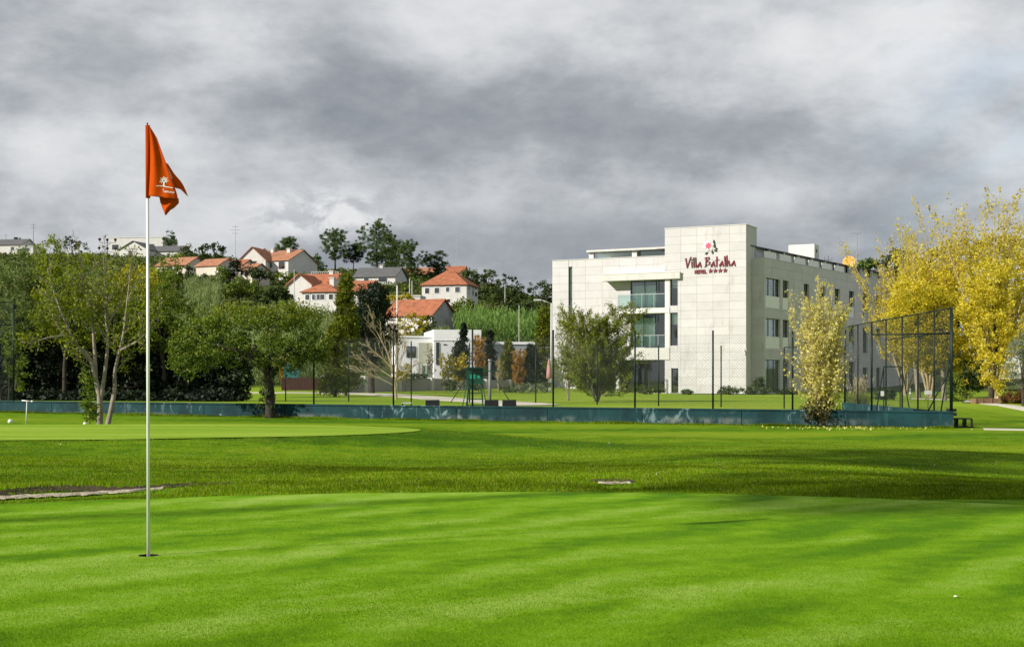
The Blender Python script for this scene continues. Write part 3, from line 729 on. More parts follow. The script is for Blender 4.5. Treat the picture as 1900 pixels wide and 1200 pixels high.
for i in range(segs):
    a = t0_ + (t1_ - t0_) * i / segs; b = t0_ + (t1_ - t0_) * (i + 1) / segs
    vs = []
    for t in (a + .0003, b - .0003):
        base_ = WA + (WB - WA) * t
        for off in (0, .2):
            q = base_ + wnor * off
            zb_ = min(wz_bot(t), GZ(q.x, q.y)) - .15
            vs += [Vector((q.x, q.y, zb_)), Vector((q.x, q.y, wz_top(t) - .05))]
    o = MB().add([v - cw.location for v in vs], [(0, 4, 5, 1), (2, 3, 7, 6), (1, 5, 7, 3), (0, 1, 3, 2), (4, 6, 7, 5)]).build('wall_section', M_teal, cw)
    vs2 = []
    for t in (a, b):
        base_ = WA + (WB - WA) * t
        for off in (-.025, .225):
            q = base_ + wnor * off; vs2 += [Vector((q.x, q.y, wz_top(t) - .05)), Vector((q.x, q.y, wz_top(t)))]
    MB().add([v - cw.location for v in vs2], [(0, 4, 5, 1), (2, 3, 7, 6), (1, 5, 7, 3), (0, 2, 6, 4), (0, 1, 3, 2), (4, 6, 7, 5)]).build('coping', M_teal, cw)
# side wall going back from the right corner
SB = Vector((XD(1567, 58), 58, 0)); SA = WB + wnor * .1 - wdir * .1
sdir = (SB - SA).normalized(); snor = Vector((-sdir.y, sdir.x, 0)); SLn = (SB - SA).length
cw2 = thing('court_wall', 'short teal side wall going back from the right corner of the court', 'wall', (SA.x, SA.y, -.6))
mb = MB(); q0 = SA + sdir * .2; 
mb.add([Vector((q.x, q.y, z)) - cw2.location for q in (q0 + snor * .1, q0 - snor * .1, SB + snor * .1, SB - snor * .1) for z in (-.8, wz_top(1) - .02)], [(0, 2, 3, 1), (4, 5, 7, 6), (0, 1, 5, 4), (2, 6, 7, 3), (1, 3, 7, 5)])
mb.build('wall_section', M_teal, cw2)
# court surface
FCa = WA + wnor * 16.5; FCb = SB
cs = MB().add([(p_.x, p_.y, -.42) for p_ in (WA + wnor * .25 - wdir * 3, WB + wnor * .25 - wdir * .3, FCb - wdir * .3, FCa - wdir * 3)], [(0, 1, 2, 3)])
tag(cs.build('court_surface', M_court), kind='structure')
def chain(a, b, z0a, z0b, z1, pitch=.075, r=.0018):
    """straight wires woven at 45 degrees, clipped to the bay"""
    L = (b - a).length; d = (b - a).normalized(); nrm = Vector((-d.y, d.x, 0)); z0 = max(z0a, z0b); H = z1 - z0; mb = MB()
    cs_ = np.arange(-H, L, pitch * 1.414)
    for s_ in (1, -1):
        for c_ in cs_:
            x0 = max(c_, 0); x1 = min(c_ + H, L)
            if x1 - x0 < .02: continue
            ya, yb = (x0 - c_, x1 - c_)
            if s_ < 0: ya, yb = H - ya, H - yb
            p0 = a + d * x0 + Vector((0, 0, z0 + ya)); p1 = a + d * x1 + Vector((0, 0, z0 + yb))
            e = Vector((0, 0, r * 1.4)); q = nrm * r
            mb.add([p0 + e, p0 - e, p1 - e, p1 + e], [(0, 1, 2, 3)])
            mb.add([p0 + q, p0 - q, p1 - q, p1 + q], [(0, 1, 2, 3)])
    return mb
def shift(o, c):
    for v in o.data.vertices: v.co = v.co - c
    return o
def fence(label, posts, rails=(), mesh_top=None, mesh_z0=None, r=.032, braces=(), pitch=.075, mesh=True, wirer=.0017):
    """posts: (Vector foot, top z); rails: z heights or None for post tops"""
    foot = posts[0][0]; root = thing('court_fence', label, 'fence', foot)
    for (p_, zt) in posts: shift(MB().bar(p_, Vector((p_.x, p_.y, zt)), r, 8).build('post', M_post, root, True), foot)
    for i, ((a, za), (b, zb_)) in enumerate(zip(posts[:-1], posts[1:])):
        if mesh:
            zt = mesh_top if mesh_top is not None else min(za, zb_) - .03
            shift(chain(Vector((a.x, a.y, 0)), Vector((b.x, b.y, 0)), a.z, b.z, zt, pitch, wirer).build('chain_link', M_wire, root), foot)['kind'] = 'stuff'
    for (i0, i1, z_) in rails:
        a, b = posts[i0][0], posts[i1][0]
        shift(MB().bar((a.x, a.y, z_), (b.x, b.y, z_), .022, 6).build('rail', M_post, root, True), foot)
    for (a, b) in braces: shift(MB().bar(a, b, .02, 6).build('brace', M_post, root, True), foot)
    return root
def wallpt(px, off=.1):
    t = onwall(px); q = WA + (WB - WA) * t + wnor * off; return Vector((q.x, q.y, wz_top(t)))
npx = [(580, 622), (728, 609), (875, 609), (1025, 612), (1177, 613), (1322, 613), (1470, 614), (1617, 597), (1764, 571)]
posts = []
for px, py in npx:
    f_ = wallpt(px); posts.append((f_, ZD(py, f_.y)))
kk = len(posts)
corner = posts[-1][0]
br = [(Vector((corner.x, corner.y, ZD(683, corner.y))), wallpt(1722)), (Vector((corner.x, corner.y, ZD(650, corner.y))), wallpt(1746))]
c2 = posts[-2][0]
fence('tall dark green chain link fence on the near teal wall', posts, [(kk - 2, kk - 1, ZD(620, 42.6))] , mesh_top=ZD(619, 43), braces=br, r=.031)
# side fence receding from the right corner
sp = []
for px in (1764, 1731, 1701, 1672, 1642, 1616, 1590, 1567):
    r_ = (px - 950) / F; d = SB - SA; t = (r_ * SA.y - SA.x) / (d.x - r_ * d.y); q = SA + d * t
    sp.append((Vector((q.x + .04, q.y, wz_top(1) - .05)), 3.19))
fence('high side fence stepping back from the right corner of the tennis court', sp[0:], [(i, i + 1, 3.17) for i in range(7)] + [(0, 4, 2.42)], mesh_top=3.15, r=.030)
# far fence
fp = []
for px, py in ((530, 662), (647, 631), (763, 633), (871, 636), (994, 636), (1108, 639), (1222, 641), (1338, 641), (1455, 644), (1567, 645)):
    f0 = SB; d = wdir; r_ = (px - 950) / F; t = (r_ * f0.y - f0.x) / (d.x - r_ * d.y); q = f0 + d * t
    fp.append((Vector((q.x, q.y, GZ(q.x, q.y) - .1)), ZD(py, q.y)))
gp = lambda px: fp[0][0] + (fp[-1][0] - fp[0][0]) * ((px - 530) / (1567 - 530))
def farpt(px, py):
    f0 = SB; r_ = (px - 950) / F; t = (r_ * f0.y - f0.x) / (wdir.x - r_ * wdir.y); q = f0 + wdir * t; return Vector((q.x, q.y, ZD(py, q.y)))
fence('low far fence of the tennis court in front of the lawn', fp, [(8, 9, ZD(644, 58.5))], r=.030, braces=[(farpt(866, 700), farpt(836, 747)), (farpt(912, 690), farpt(948, 748))], pitch=.09)
# left end: taller corner at the edge of the picture
lp = [(wallpt(-130), ZD(540, 53)), (wallpt(22), ZD(563, 52.3)), ]
fence('left corner bay of the court fence beside the dark hedge', lp, [(0, 1, ZD(603, 52.5)), (0, 1, ZD(561, 52.5))], mesh_top=ZD(563, 52.5), r=.036)
# gate by the side fence
ga = sp[4][0]; gate = thing('court_gate', 'narrow wire gate frame inside the right end of the court', 'gate', (XD(1655, 49.5), 49.5, -.42))
zt_ = ZD(680, 49.5) + .42
for dx_ in (-.3, .3): MB().bar((dx_, 0, 0), (dx_, 0, zt_), .022).build('post', M_post, gate)
MB().bar((-.3, 0, zt_), (.3, 0, zt_), .022).build('rail', M_post, gate); MB().bar((-.3, 0, zt_ * .5), (.3, 0, zt_ * .5), .018).build('rail', M_post, gate)
MB().bar((-.55, .2, .0), (-.3, 0, zt_), .022).build('brace', M_post, gate); MB().bar((.75, .2, .0), (.35, 0, zt_), .022).build('brace', M_post, gate)
MB().box(-.42, -.30, -.03, -.02, .74, .92).build('notice', M_white, gate)
nb = thing('notice_board', 'small white plate tied low on the side fence at the corner', 'sign', (sp[1][0].x - .05, sp[1][0].y, sp[1][0].z))
MB().box(-.28, -.04, -.06, -.04, .56, .68).build('plate', M_white, nb); MB().bar((-.16, -.03, 0), (-.16, -.03, .6), .01).build('tie', M_post, nb)
# umpire chair
ux, uD = XD(881, 52), 52.0
um = thing('umpire_chair', 'tall green umpire chair with a ladder standing in the tennis court', 'chair', (ux, uD, -.42))
H_ = ZD(712, uD) + .42
for sx_ in (-1, 1):
    MB().bar((sx_ * .34, -.45, 0), (sx_ * .24, -.2, H_), .022).build('leg', M_ump, um); MB().bar((sx_ * .34, .65, 0), (sx_ * .24, .25, H_), .022).build('leg', M_ump, um)
    MB().bar((sx_ * .52, -.3, 0), (sx_ * .30, -.1, H_), .018).build('brace', M_ump, um)
    MB().bar((sx_ * .3, -.3, H_ + .22), (sx_ * .3, .28, H_ + .22), .02).build('armrest', M_ump, um)
for k in range(5):
    z = H_ * (k + .6) / 5.2; MB().bar((-.34 + .1 * z / H_, -.45 + .25 * z / H_, z), (.34 - .1 * z / H_, -.45 + .25 * z / H_, z), .018).build('rung', M_ump, um)
MB().box(-.3, .3, -.25, .3, H_, H_ + .05).build('seat', M_ump, um); MB().box(-.33, .33, .28, .33, H_ + .05, H_ + .62).build('backrest', M_ump, um)
MB().box(-.18, .02, -.27, -.25, H_ + .2, H_ + .36).build('clipboard', M_umps, um); MB().box(.10, .2, -.27, -.25, H_ + .22, H_ + .33).build('label_plate', M_umps, um)
MB().bar((.3, -.28, H_ + .5), (.95, -.28, H_ + .5), .02).build('desk_arm', M_ump, um); MB().box(-.33, .33, -.05, .28, H_ + .60, H_ + .64).build('top_rail', M_ump, um)
# grey post beside it
M_bark0 = solid('dull galvanised steel', (.20, .20, .19), .6, .2, 3, metal=.2)
gp_ = thing('net_post', 'slim pale grey post beside the umpire chair', 'post', (XD(909, 55), 55, -.42))
MB().bar((0, 0, 0), (0, 0, ZD(669, 55) + .42), .06, 10).build('shaft', M_bark0, gp_, True); MB().bar((0, 0, ZD(669, 55) + .42), (0, 0, ZD(668, 55) + .45), .085, 10).build('cap', M_steel, gp_, True)
MB().box(.05, .28, -.05, .05, 2.0 - .35, 2.0 - .1).build('winder', M_black, gp_)
# players' benches: only the tops show over the wall
for px, ww, lab in ((802, 27, 'black bench left of the umpire chair behind the wall'), (912, 27, 'black bench just right of the umpire chair'), (945, 27, 'second black bench right of the umpire chair')):
    b_ = thing('court_bench', lab, 'bench', (XD(px, 49), 49, -.42), 0, 'benches behind the court wall')
    hw = ww / F * 49 / 2; zt = ZD(741.5, 49) + .42
    MB().box(-hw, hw, -.2, .2, zt - .42, zt - .36).build('seat', M_black, b_); MB().prism([(-hw, zt - .30), (hw, zt - .30), (hw * .94, zt), (-hw * .96, zt - .01)], .2, .25).build('backrest', M_black, b_)
    for sx_ in (-1, 1): MB().box(sx_ * hw * .85 - .03, sx_ * hw * .85 + .03, -.18, .2, 0, zt - .42).build('leg', M_black, b_); MB().box(sx_ * hw * .8 - .03, sx_ * hw * .8 + .03, .17, .2, zt - .36, zt - .29).build('arm', M_black, b_)
tr = thing('low_table', 'low pale table behind the court wall left of the bench', 'table', (XD(755, 49), 49, -.42))
MB().box(-.18, .18, -.15, .15, ZD(747, 49) + .40, ZD(747, 49) + .43).build('top', M_white, tr)
for a_ in (-.16, .16):
    for b_ in (-.13, .13): MB().bar((a_, b_, 0), (a_, b_, ZD(747, 49) + .40), .015).build('leg', M_black, tr)
# bench outside the right corner of the wall
bn = thing('park_bench', 'dark slatted bench standing at the right end of the teal wall', 'bench', (XD(1783, 43), 43, GZ(XD(1783, 43), 43)), R(8))
M_wood = solid('dark weathered wood', (.022, .019, .017), .7, .25, 4, .3, 40)
for i in range(4): MB().box(-.34, .28, -.22 + i * .12, -.12 + i * .12, .26, .30).build('slat', M_wood, bn)
for i in range(2): MB().box(-.34, .0, .28 + i * .02, .31 + i * .02, .36 + i * .13, .46 + i * .13).build('slat', M_wood, bn)
for x_ in (-.32, -.04, .24):
    for y_ in (-.22, .2): MB().box(x_, x_ + .05, y_, y_ + .05, .0, .26).build('leg', M_wood, bn)
for y_ in (-.24, .18): MB().box(-.34, .33, y_, y_ + .05, -.02, .04).build('base_rail', M_wood, bn)
# ================================================================ plants
UP = np.array([0, 0, 1.0])
def unit_v(v): return v / (np.linalg.norm(v, axis=-1, keepdims=True) + 1e-9)
def limb(rng, p, d, L, r0, r1, n=5, up=.05, wob=.12):
    p = np.array(p, float); d = unit_v(np.array(d, float)); pts = [np.append(p, r0)]
    for i in range(n):
        d = unit_v(d + rng.normal(0, wob, 3) + UP * up); p = p + d * L / n; pts.append(np.append(p, r0 + (r1 - r0) * (i + 1) / n))
    return np.array(pts)
def plen(a): return np.linalg.norm(np.diff(a[:, :3], axis=0), axis=1).sum()
def along(a, t):
    k = t * (len(a) - 1); i = min(int(k), len(a) - 2); f = k - i
    return a[i] * (1 - f) + a[i + 1] * f, unit_v(a[i + 1, :3] - a[i, :3])
def offshoot(rng, d, ang):
    q = rng.normal(0, 1, 3); q = unit_v(q - d * (q @ d)); return unit_v(d * math.cos(ang) + q * math.sin(ang))
def grow(rng, stems, levels):
    """levels: dicts n, t0, t1, ang, len (of parent), r, up, wob, seg -> list of lists of limbs"""
    out = [stems]; par = stems
    for lv in levels:
        nx_ = []
        for a in par:
            L = plen(a); k = lv['n'] if lv['n'] >= 1 else int(rng.random() < lv['n'])
            k = max(1, int(round(k * rng.uniform(.75, 1.25))))
            for j in range(k):
                t = lv['t0'] + (lv['t1'] - lv['t0']) * (j + rng.random()) / k
                q, d = along(a, min(t, .999)); r = q[3] * lv['r']
                d2 = offshoot(rng, d, lv['ang'] * rng.uniform(.7, 1.25))
                if 'flat' in lv: d2 = unit_v(d2 * np.array([1, 1, lv['flat']]))
                ln = lv['len'] * L * rng.uniform(.6, 1.2) * (1 - lv.get('tp', .45) * t)
                nx_.append(limb(rng, q[:3], d2, ln, r, r * .35, lv.get('seg', 4), lv.get('up', .05), lv.get('wob', .12)))
        out.append(nx_); par = nx_
    return out
def tube_np(limbs, sides):
    Vs, Fs, b = [], [], 0
    th = np.linspace(0, 2 * np.pi, sides, endpoint=False)
    for a in limbs:
        p = a[:, :3]; t = unit_v(np.gradient(p, axis=0)); ref = np.array([.31, .87, .1]) if abs(t[0] @ UP) > .8 else UP
        u = unit_v(np.cross(t, ref)); v = np.cross(t, u)
        ring = p[:, None, :] + a[:, 3][:, None, None] * (np.cos(th)[None, :, None] * u[:, None, :] + np.sin(th)[None, :, None] * v[:, None, :])
        n = len(a); Vs.append(ring.reshape(-1, 3)); J = b + np.arange(n * sides).reshape(n, sides)
        Fs.append(np.stack([J[:-1], np.roll(J[:-1], -1, 1), np.roll(J[1:], -1, 1), J[1:]], -1).reshape(-1, 4)); b += n * sides
    return np.concatenate(Vs), np.concatenate(Fs)
def wood_mesh(name, groups, mat_, rmin=.0035):
    Vs, Fs, b = [], [], 0
    for i, g in enumerate(groups):
        if not g: continue
        g = [np.column_stack([a[:, :3], np.maximum(a[:, 3], rmin)]) for a in g]
        V, Fq = tube_np(g, 8 if i == 0 else (5 if i == 1 else 3)); Vs.append(V); Fs.append(Fq + b); b += len(V)
    return mesh_np(name, np.concatenate(Vs), np.concatenate(Fs), mat_, True)
def leaves(rng, Cn, size, aspect=.55, nb=None, nbias=0.0, axis=None, abias=0.0):
    N = len(Cn); d = rng.normal(0, 1, (N, 3))
    if axis is not None: d = unit_v(d) * (1 - abias) + axis * abias
    d = unit_v(d); q = rng.normal(0, 1, (N, 3))
    if nb is not None: q = unit_v(q) * (1 - nbias) + nb * nbias
    s = unit_v(np.cross(d, q)); L = (size * rng.uniform(.6, 1.35, N))[:, None]; Wd = L * aspect * .5
    V = np.stack([Cn - d * L * .5, Cn + s * Wd, Cn + d * L * .5, Cn - s * Wd], 1).reshape(-1, 3)
    return V
def leaf_mesh(name, V, mat_, mi=None): return mesh_np(name, V, np.arange(len(V)).reshape(-1, 4), mat_)
def on_twigs(rng, limbs, per_m, spread, t0=.15):
    C_, A_ = [], []
    for a in limbs:
        k = rng.poisson(per_m * plen(a))
        for j in range(k):
            q, d = along(a, min(.999, t0 + (1 - t0) * rng.random())); C_.append(q[:3]); A_.append(d)
    C_ = np.array(C_); return C_ + rng.normal(0, spread, C_.shape), np.array(A_)
def clumps(rng, blobs, per, cr, inner=.55, flat=.75):
    """leaf centres in clumps spread through ellipsoids: (x,y,z,rx,ry,rz,count)"""
    C_, Nn = [], []
    for (x, y, z, rx, ry, rz, k) in blobs:
        d = unit_v(rng.normal(0, 1, (k, 3))); rad = (inner + (1 - inner) * rng.random(k) ** .6)[:, None]
        cc = np.array([x, y, z]) + d * rad * np.array([rx, ry, rz])
        for c in cc:
            m_ = max(3, int(per * rng.uniform(.5, 1.5))); s = cr * rng.uniform(.6, 1.4)
            o = unit_v(rng.normal(0, 1, (m_, 3))) * (rng.random(m_) ** .45)[:, None] * s * np.array([1, 1, flat])
            C_.append(c + o); Nn.append(unit_v(o + unit_v(c - np.array([x, y, z - rz * .3])) * s * .6))
    return np.concatenate(C_), np.concatenate(Nn)
M_bark = solid('grey bark', (.23, .20, .16), .9, .35, 6, .6, 20, stretch=(3, 3, .6)); M_pbark = solid('pale bark', (.24, .205, .155), .9, .35, 5, .5, 18, stretch=(2, 2, .8), dirt=((.14, .12, .09), .6))
M_dbark = solid('dark bark', (.045, .037, .028), .95, .3, 4, .5, 14); M_twig = solid('pale straw twig', (.36, .29, .17), .9, .2, 3)
def plant(name, label, cat, px, D, py=None, group=None, z=None, rz=0):
    x = XD(px, D); g = GZ(x, D) if z is None else z
    return thing(name, label, cat, (x, D, g), rz, group)
# leaf colours
L_olive = leafmat('olive green leaves', (.10, .155, .003), (.20, .255, .007), (.38, .40, .03), .46, pos=.4)
L_mid = leafmat('mid green leaves', (.060, .125, .005), (.145, .225, .012), (.36, .40, .09), .42, pos=.55)
L_shr = leafmat('bright shrub leaves', (.10, .19, .012), (.19, .29, .025), (.32, .36, .06), .4)
L_dark = leafmat('laurel leaves darkened for shade', (.007, .015, .006), (.012, .025, .009), (.026, .042, .014), .2, gloss=.02)  # leaf colour set very dark to stand in for deep shade under the crowns
L_will = leafmat('grey willow leaves', (.11, .17, .03), (.20, .27, .07), (.34, .40, .15), .35)
L_yel = leafmat('sulphur yellow blossom', (.32, .30, .012), (.45, .42, .02), (.55, .52, .05), .35)
L_cane = leafmat('cane leaves', (.14, .21, .05), (.24, .32, .10), (.36, .41, .17), .35, pscale=.15)
L_cane2 = leafmat('green cane leaves', (.10, .21, .03), (.18, .33, .06), (.30, .42, .12), .35, pscale=.15)
L_conif = leafmat('olive conifer sprays', (.07, .10, .005), (.15, .19, .010), (.29, .30, .025), .4, pscale=.5)
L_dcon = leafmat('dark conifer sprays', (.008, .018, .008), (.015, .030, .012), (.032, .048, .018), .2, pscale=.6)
L_pine = leafmat('pine needles', (.040, .095, .018), (.085, .165, .030), (.17, .23, .05), .35, pscale=.25)
L_oak = leafmat('evergreen oak leaves', (.022, .046, .010), (.050, .085, .016), (.11, .14, .03), .3, pscale=.25)
L_pop = leafmat('pale yellow poplar leaves', (.56, .48, .06), (.78, .71, .20), (.88, .83, .42), .5, pos=.2)
L_gold = leafmat('golden yellow leaves', (.48, .39, .010), (.76, .62, .030), (.87, .78, .15), .5, pos=.27)
L_olgold = leafmat('olive gold leaves', (.28, .25, .006), (.50, .42, .010), (.70, .56, .03), .48, pos=.4)
L_silv = leafmat('silver willow leaves', (.16, .20, .12), (.25, .29, .18), (.38, .40, .28), .35)
L_oran = leafmat('orange autumn leaves', (.30, .12, .008), (.45, .20, .012), (.52, .30, .03), .35)
L_brown = leafmat('brown beech hedge leaves', (.09, .035, .012), (.16, .065, .02), (.20, .11, .03), .25)
L_scrub = leafmat('scrub leaves', (.045, .080, .012), (.10, .15, .025), (.21, .22, .06), .3, pscale=.06)
L_box = leafmat('low shrub leaves', (.04, .075, .020), (.08, .12, .035), (.15, .18, .07), .3)
L_pamp = leafmat('pampas plumes', (.45, .38, .26), (.58, .50, .36), (.66, .60, .47), .4, pos=.1)
def dense_tree(name, label, px, D, blobs, per, cr, leaf, mat_, seed, trunk=None, bark=M_dbark, group=None, cat='tree', aspect=.55, nbias=.55, z=None, inner=.5, flat=.75):
    """blobs in photo pixels: (px, py, rx px, rz px, depth m, dy m, clumps)"""
    rng = np.random.default_rng(seed); root = plant(name, label, cat, px, D, None, group, z); o = root.location; k = D / F
    bl = [((bx - 950) * k - o.x, dy_, ZD(by, D) - o.z, rx * k, dep, rz * k, c) for (bx, by, rx, rz, dep, dy_, c) in blobs]
    Cc, Nn = clumps(rng, bl, per, cr, inner, flat)
    ok = Cc[:, 2] > .02; Cc, Nn = Cc[ok], Nn[ok]
    obj('crown', leaf_mesh('crown', leaves(rng, Cc, leaf, aspect, Nn, nbias), mat_), root)
    top = max(b[2] for b in bl); 
    if trunk is None: trunk = max(.05, top * .025)
    if trunk:
        st = [limb(rng, (0, 0, -.15), (rng.normal(0, .05), rng.normal(0, .05), 1), top * .8, trunk, trunk * .4, 6, .05, .06)]
        br = []
        for b in bl[:10]:
            q, d = along(st[0], rng.uniform(.35, .7)); v = np.array(b[:3]) - q[:3]; br.append(limb(rng, q[:3], v, np.linalg.norm(v) * 1.0, trunk * .5, trunk * .15, 4, .02, .08))
        obj('trunk', wood_mesh('trunk', [st, br], bark), root)
    return root
def pxstem(root, D, pts, r0, r1, wob=0.0, rng=None):
    o = root.location; out = []
    for i, q in enumerate(pts):
        px, py = q[:2]; dy_ = q[2] if len(q) > 2 else 0
        out.append([XD(px, D) - o.x, dy_, ZD(py, D) - o.z, r0 + (r1 - r0) * i / (len(pts) - 1)])
    a = np.array(out)
    # resample smoothly
    t = np.linspace(0, len(a) - 1, (len(a) - 1) * 3 + 1); b = np.column_stack([np.interp(t, np.arange(len(a)), a[:, j]) for j in range(4)])
    for _ in range(2): b[1:-1, :3] = (b[:-2, :3] + 2 * b[1:-1, :3] + b[2:, :3]) / 4
    return b
# ---------------------------------------------------------------- multi-stemmed tree on the left
rng = np.random.default_rng(11); D1 = 36.0
t1 = plant('garden_tree', 'thin crowned tree with several pale bare stems left of the flag', 'tree', 192, D1); t1.location.z = ZD(787, D1)
S = [pxstem(t1, D1, q, a, b) for q, a, b in (
    ([(185, 792), (187, 742), (178, 706), (171, 674), (163, 653, -.1), (146, 640, -.3), (128, 622, -.5), (112, 590, -.6)], .085, .012),
    ([(187, 740), (194, 697), (198, 646, .1), (196, 615, .2), (194, 576, .25), (190, 520, .3), (186, 462, .2)], .058, .008),
    ([(199, 792), (208, 752), (212, 716, .1), (211, 696), (223, 655, -.1), (232, 618, -.1), (236, 576, -.1), (240, 525, 0), (246, 470, 0)], .072, .008),
    ([(225, 650, -.1), (250, 640, -.3), (270, 629, -.4), (292, 600, -.4), (306, 560, -.3)], .040, .008),
    ([(178, 708), (172, 660, .2), (167, 622, .3), (165, 585, .3), (157, 540, .3), (148, 495, .2), (140, 450, .1)], .055, .008),
    ([(171, 674), (150, 640, -.4), (128, 590, -.5), (108, 540, -.4), (92, 500, -.2)], .036, .008),
    ([(130, 624, -.5), (104, 628, -.8), (80, 640, -.9), (62, 636, -.9)], .028, .010),
    ([(196, 600, .2), (214, 560, .5), (226, 515, .7), (232, 470, .6)], .030, .006),
    ([(198, 650, .1), (180, 590, .8), (172, 540, 1.0), (176, 480, 1.0)], .036, .006))]
gr_ = grow(rng, S, [dict(n=9, t0=.35, t1=1, ang=.75, len=.30, r=.42, up=.07, wob=.16, seg=4), dict(n=5, t0=.2, t1=1, ang=.7, len=.5, r=.5, up=.04, wob=.2, seg=4), dict(n=3, t0=.2, t1=1, ang=.7, len=.5, r=.6, up=.03, wob=.2, seg=3)])
obj('trunk', wood_mesh('trunk', gr_[:2], M_pbark, .006), t1)
obj('twigs', wood_mesh('twigs', [[], [], gr_[2] + gr_[3]], M_bark, .005), t1)
Cc, Ax = on_twigs(rng, gr_[1] + gr_[2] + gr_[3], 26, .10)
ztop_ = Cc[:, 2].max(); okl = rng.random(len(Cc)) < np.interp(Cc[:, 2], [ztop_ - 2.0, ztop_ - .5], [1, .05])
obj('crown', leaf_mesh('crown', leaves(rng, Cc[okl], .095, .45, None, 0, Ax[okl], .4), L_olive), t1)
# leafy sucker shrub at its foot
dense_tree('sucker_shrub', 'bright green upright shrub at the foot of the pale stemmed tree', 167, 35.4, [(165, 745, 12, 30, .22, 0, 34), (160, 708, 9, 22, .18, 0, 20), (172, 766, 13, 18, .2, 0, 20)], 12, .12, .13, L_shr, 12, .015, cat='shrub', aspect=.3, z=ZD(786, 35.4), nbias=.2)
# ---------------------------------------------------------------- round tree over the wall, left of centre
rng = np.random.default_rng(21); D2 = 48.5
t2 = plant('spreading_tree', 'low spreading dense green tree with an ivy clad trunk in front of the wall', 'tree', 499, D2); t2.location.z = ZD(779, D2)
k2 = D2 / F
tr2 = [pxstem(t2, D2, q, a, b) for q, a, b in (([(501, 784), (502, 740), (500, 705), (488, 670), (470, 640)], .20, .09), ([(500, 706), (515, 675, -.2), (540, 645, -.2), (565, 625)], .12, .05), ([(488, 672), (450, 650, -.3), (400, 640, -.4), (360, 630, -.3)], .09, .03), ([(500, 700), (500, 650, .3), (510, 610, .5)], .10, .04))]
g2_ = grow(rng, tr2, [dict(n=6, t0=.4, t1=1, ang=.8, len=.45, r=.4, up=.05, wob=.2)])
obj('trunk', wood_mesh('trunk', g2_, M_dbark), t2)
bl = []
for (bx, by, rx, rz, dep, dy_, c) in ((470, 630, 125, 55, 1.7, 0, 150), (390, 640, 72, 55, 1.3, -.3, 95), (560, 630, 55, 55, 1.2, -.1, 75), (430, 590, 75, 28, 1.3, .2, 60), (530, 585, 70, 28, 1.2, .2, 60), (350, 660, 36, 36, .9, -.3, 42), (590, 650, 26, 36, .8, 0, 26), (520, 672, 45, 22, .8, 0, 26)):
    bl.append(((bx - 950) * k2 - t2.location.x, dy_, ZD(by, D2) - t2.location.z, rx * k2, dep, rz * k2, c))
Cc, Nn = clumps(rng, bl, 52, .26, .45)
zrel = Cc[:, 2]
hi = rng.random(len(Cc)) < np.interp(zrel, [3.3, 4.2], [0, .8])
V = leaves(rng, Cc, .085, .6, Nn, .45)
obj('crown', mesh_np('crown', V, np.arange(len(V)).reshape(-1, 4), [L_mid, L_olive], False, hi.astype(int)), t2)
Cc, Nn = clumps(rng, [(-.05, -.1, .5, .30, .3, .75, 30), (.02, -.1, 1.2, .26, .26, .5, 18), (-.75, -.1, 1.25, .25, .25, .55, 14)], 18, .12, .7)
obj('ivy', leaf_mesh('ivy', leaves(rng, Cc, .07, .7, Nn, .5), L_box), t2)
# ---------------------------------------------------------------- dark belt of trees behind the left end of the court
hedge_px = [(-120, 70, 600), (-40, 69, 585), (40, 68, 600), (115, 68, 600), (190, 67.5, 600), (265, 67, 590), (340, 67, 600), (415, 66.5, 620)]
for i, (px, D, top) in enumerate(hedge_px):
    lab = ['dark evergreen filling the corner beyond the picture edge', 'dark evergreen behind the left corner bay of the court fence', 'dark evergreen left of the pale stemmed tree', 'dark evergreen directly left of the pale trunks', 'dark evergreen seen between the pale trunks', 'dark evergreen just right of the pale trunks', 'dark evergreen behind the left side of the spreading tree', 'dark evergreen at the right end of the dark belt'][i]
    dense_tree('dark_evergreen', lab, px, D, [(px, 690, 52, 62, 1.6, 0, 120), (px + 6, top + 30, 44, 38, 1.3, .3, 46), (px, 732, 46, 20, 1.3, 0, 50), (px, 741, 50, 14, .7, -3.0, 46)], 40, .42, .22, L_dark, 30 + i, .12, group='dark evergreens behind the court', inner=.35, nbias=.3)
